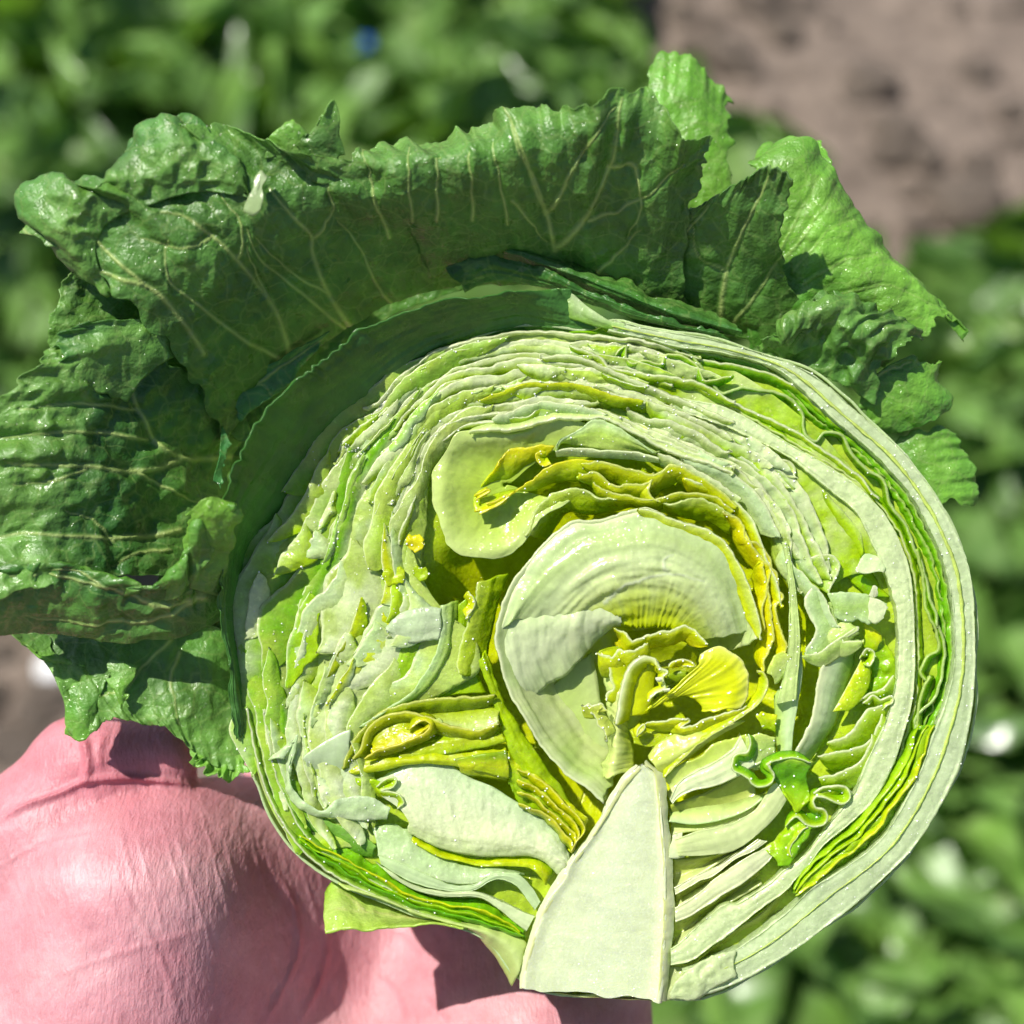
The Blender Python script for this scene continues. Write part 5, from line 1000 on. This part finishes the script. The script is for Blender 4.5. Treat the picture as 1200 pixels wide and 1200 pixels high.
for ln, w, dp in creases:
    w = w * .7; dp = dp * .8
    d, pos = segdist(hx, hy, crom(np.array(ln), 60))
    g = np.exp(-(d / w) ** 2) * np.clip(np.minimum(pos, 1 - pos) * 6 + .15, 0, 1)
    disp -= dp * g * front; disp += dp * .10 * np.exp(-((d - 2.3 * w) / (1.4 * w)) ** 2) * front
    redm = np.maximum(redm, g * min(1, dp / 5))
# fine radiating lines of the ball of the thumb
for k in range(46):
    x0 = -10 + 9.5 * k + 3 * math.sin(k * 2.3); y0 = 935 + 8 * math.sin(k * 1.7) + (k % 5) * 12
    L_ = 110 + 60 * (((k * 37) % 11) / 11)
    d, pos = segdist(hx, hy, crom(np.array([(x0, y0), (x0 + 16, y0 + L_ * .5), (x0 + 42, y0 + L_)]), 20))
    disp -= 0.5 * np.exp(-(d / 2.2) ** 2) * np.sin(np.pi * np.clip(pos, 0, 1)) * front
co2 = co + no * (disp * PX)[:, None]
em.vertices.foreach_set('co', co2.ravel()); em.update()
base = lin((192, 134, 140)); red = lin((164, 84, 96)); palec = lin((210, 166, 166))
mm = np.clip(fbm(hx / 60, hy / 60, 15, 3) * 1.2 + 0.25, 0, 1)[:, None]
thumbm = np.clip(1 - np.hypot(hx - 110, (hy - 900) * 1.3) / 170, 0, 1)[:, None]
c = base * (1 - mm * .5) + palec * mm * .5
c = c * (1 - thumbm * .7) + lin((194, 110, 120)) * thumbm * .7
c = c * (1 - redm[:, None] * .6) + red * redm[:, None] * .6
at = em.attributes.new('col', 'FLOAT_COLOR', 'POINT')
cc4 = np.ones((nv_, 4)); cc4[:, :3] = c; at.data.foreach_set('color', cc4.ravel())
em.polygons.foreach_set('use_smooth', np.ones(len(em.polygons), bool))
hand.location = HAND_ORG
hand['label'] = 'pink left hand holding the halved lettuce from behind, thumb under a green leaf'
hand['category'] = 'hand'

# ------------------------------------------------------------------ the field: soil, clods, lettuce plants
def ground(px, py, h=0.0):
    d = FWD + (px - 600) / FOC * RIGHT - (py - 600) / FOC * UP
    t = (h - CAM[2]) / d[2]
    return CAM + t * d
gn = 260
xs = np.concatenate([np.linspace(-60, -2.2, 20), np.linspace(-2, 2, gn), np.linspace(2.2, 60, 20)]); ys = np.concatenate([np.linspace(-40, -1.2, 16), np.linspace(-1, 3, gn), np.linspace(3.3, 90, 30)])
XX, YY = np.meshgrid(xs, ys)
near = np.exp(-((XX / 2.5) ** 2 + ((YY - 1) / 2.5) ** 2))
ZZ = (0.014 * fbm(XX / .16, YY / .16, 3, 4) + 0.010 * fbm(XX / .05, YY / .05, 4, 3)) * near
soil = new_mesh('soil', np.stack([XX, YY, ZZ], -1).reshape(-1, 3), grid_faces(len(ys), len(xs)), M_SOIL)
soil['kind'] = 'structure'

def clod_mesh(seed, mat, name):
    me = bpy.data.meshes.new(name)
    import bmesh
    bm = bmesh.new(); bmesh.ops.create_icosphere(bm, subdivisions=3, radius=1)
    for v in bm.verts:
        p = v.co
        k = 1 + 0.32 * float(fbm(np.array(p.x * 1.3 + seed), np.array(p.y * 1.3 + p.z), seed, 3)) + .12 * float(noise2(np.array(p.x * 4 + p.z * 3), np.array(p.y * 4), seed))
        v.co = p * k; v.co.z *= 0.62
    bm.to_mesh(me); bm.free()
    me.polygons.foreach_set('use_smooth', np.ones(len(me.polygons), bool)); me.materials.append(mat)
    return me
clods = [clod_mesh(s, M_CLOD, 'soil_clod') for s in (1, 2, 3, 4)]
big = [(1020, 105, .034, 'rounded soil clod on the bare path, the big pale one'), (885, 8, .035, 'pale soil clod at the edge of the bare path next to the lettuce row'), (1128, 245, .045, 'largest soil clod with a dark hollow beside it, near the right lettuce plants')]
for k, (px, py, r, lb) in enumerate(big):
    o = bpy.data.objects.new('soil_clod', clods[k % 4]); COL.objects.link(o)
    p = ground(px, py); o.location = (p[0], p[1], r * .25); o.scale = (r, r, r); o.rotation_euler = (0, 0, k * 1.9)
    o['label'] = lb; o['category'] = 'soil clod'
rg = random.Random(11)
for k in range(70):
    px = rg.uniform(800, 1350); py = rg.uniform(-60, 330)
    if k > 58: px = rg.uniform(-80, 70); py = rg.uniform(700, 920)
    r = rg.uniform(.008, .024) * (1 if k % 6 else 1.4)
    o = bpy.data.objects.new('soil_clod', clods[k % 4]); COL.objects.link(o)
    p = ground(px, py); o.location = (p[0], p[1], r * .2); o.scale = (r, r * rg.uniform(.7, 1.2), r); o.rotation_euler = (0, 0, rg.uniform(0, 6))
    o['label'] = 'small crumbly brown soil clod scattered on the bare ground'; o['category'] = 'soil clod'; o['group'] = 'small clods on the bare soil'
st = bpy.data.objects.new('pale_stone', clod_mesh(9, M_PALE, 'pale_stone')); COL.objects.link(st)
p = ground(78, 788); st.location = (p[0], p[1], .006); st.scale = (.026, .02, .024)
st['label'] = 'small white stone lying on bare soil beyond the thumb'; st['category'] = 'stone'

# field lettuce leaves: four shapes, shared by all plants
def field_leaf(seed, L, Wd, name='leaf'):
    nu, nv = 26, 40
    u = np.linspace(-1, 1, nu)[None]; v = np.linspace(0, 1, nv)[:, None]
    wid = Wd * (0.22 + 0.78 * np.sin(np.pi * np.clip(v * .86 + .08, 0, 1)) ** .8) * np.where(v > .8, np.sqrt(np.clip(1 - ((v - .8) / .2) ** 2, 0.03, 1)), 1)
    x = u * wid
    y = L * v * np.ones_like(u)
    edge = np.abs(u) ** 2.2
    x = x * (1 + .10 * fbm(v * 14 + 0 * u, u * 0 + seed, seed, 2) * edge)
    z = 0.30 * L * v ** 1.6 * 0 + 0.35 * Wd * edge * (0.4 + v) + 0.20 * Wd * edge * fbm(v * 9 + 0 * u, u * 1.5, seed + 2, 2) * 2.2 + 0.10 * Wd * fbm(u * 3 + 0 * v, v * 6, seed + 3, 2)
    z = z + 0.22 * Wd * (v ** 3) * fbm(u * 4, v * 2, seed + 9, 2) * 1.6
    # arching
    ang = 1.15 * v ** 1.5
    yy = np.cumsum(np.cos(ang), 0) * L / nv * np.ones_like(u); zz = -np.cumsum(np.sin(ang), 0) * L / nv * np.ones_like(u) * 0.55
    rib_ = np.exp(-(u / .10) ** 2) * (1 - v) * .8 + np.exp(-(u / .045) ** 2) * .5
    side = np.zeros_like(x)
    for k in range(1, 7):
        d = np.abs(np.abs(u) - (v - k * .13) * 1.9); side = np.maximum(side, np.exp(-(d / .05) ** 2) * (v > k * .13))
    g = np.clip(fbm(u * 2.5 + 9, v * 4, seed + 4, 3) * .8 + .5, 0, 1)[..., None]
    C = lin((56, 98, 36)) * (1 - g) + lin((130, 174, 76)) * g
    m = np.clip(rib_ + .35 * side, 0, 1)[..., None] * .8
    C = C * (1 - m) + lin((176, 204, 130)) * m
    V = np.stack([x, yy, zz + z], -1).reshape(-1, 3)
    me_ob = new_mesh(name, V, grid_faces(nv, nu), M_FIELD, None, None, C.reshape(-1, 3))
    me = me_ob.data
    bpy.data.objects.remove(me_ob)
    return me
LEAVES = [field_leaf(s, L, w) for s, L, w in ((21, .22, .085), (33, .21, .10), (47, .17, .085), (58, .14, .07), (64, .24, .095))]
def plant(px, py, size, label, seed, nl=24, group=None):
    p = ground(px, py)
    r = empty('lettuce_plant', (p[0], p[1], 0.0), label, 'lettuce plant', group)
    rr = random.Random(seed)
    for k in range(nl):
        f = k / nl
        o = bpy.data.objects.new('leaf', LEAVES[rr.choice([0, 1, 4]) if f < .5 else rr.choice([1, 2, 3])]); COL.objects.link(o)
        o.parent = r
        az = k * 2.39996 + rr.uniform(-.3, .3); el = math.radians(12 + 62 * f + rr.uniform(-8, 10))
        sc = size * 1.3 * (1.05 - .35 * f) * rr.uniform(.85, 1.15)
        o.rotation_euler = (Matrix.Rotation(az, 3, 'Z') @ Matrix.Rotation(el, 3, 'X') @ Matrix.Rotation(rr.uniform(-.4, .4), 3, 'Y')).to_euler()
        off_ = .018 * size * (1 - f)
        o.location = (-math.sin(az) * off_, math.cos(az) * off_, 0.012 + 0.05 * f * size)
        o.scale = (sc * rr.uniform(.9, 1.15), sc, sc)
    return r
spots = [(40, 20, 1.05), (200, 150, 1.1), (20, 330, 1.0), (330, -10, 1.05), (470, 170, 1.0), (530, 0, 1.05), (610, 210, .9), (560, -110, 1.0), (20, 520, .9), (140, 430, 1.0),
         (1340, 500, 1.0), (1070, 540, .95), (1190, 610, 1.05), (1210, 830, 1.05), (1080, 700, 1.0), (1110, 1110, 1.05), (930, 1230, 1.0), (1250, 1060, 1.0), (1090, 1290, 1.0), (600, 300, 1.0), (800, 380, .8)]
where = ['at the far end of the row', 'just beyond the curled rim of the big outer leaf', 'beside the frayed left rim of the outer leaves', 'in the far row of the plant mass', 'right behind the top outer leaf', 'beside the bare soil path, far row', 'behind the tall sunlit leaf by the path',
         'in the farthest row', 'below the frayed rim, next to bare soil', 'behind the big ribbed outer leaf', 'by the largest soil clod', 'behind the sunlit outer leaf', 'beside the thick outer rib of the head', 'level with the pale core beyond the rib', 'hidden mostly behind the thick outer rib', 'under the lower curve of the head', 'just below the cut stalk end', 'beyond the lower curve, next to the dark gap', 'lowest of the plants under the head', 'hidden mostly behind the head', 'behind the crumpled leaf end']
for k, ((px, py, s), w) in enumerate(zip(spots, where)):
    plant(px, py, s, 'leafy green lettuce plant growing ' + w, 100 + k, 14, 'lettuce plants in the field')
bs = bpy.data.objects.new('plastic_scrap', clod_mesh(6, M_BLUE, 'plastic_scrap')); COL.objects.link(bs)  # small bright blue lump, its material left open
p = ground(428, 52, .17); bs.location = p; bs.scale = (.011, .011, .012)
bs['label'] = 'tiny bright blue speck among the dark lettuce leaves'; bs['category'] = 'scrap'
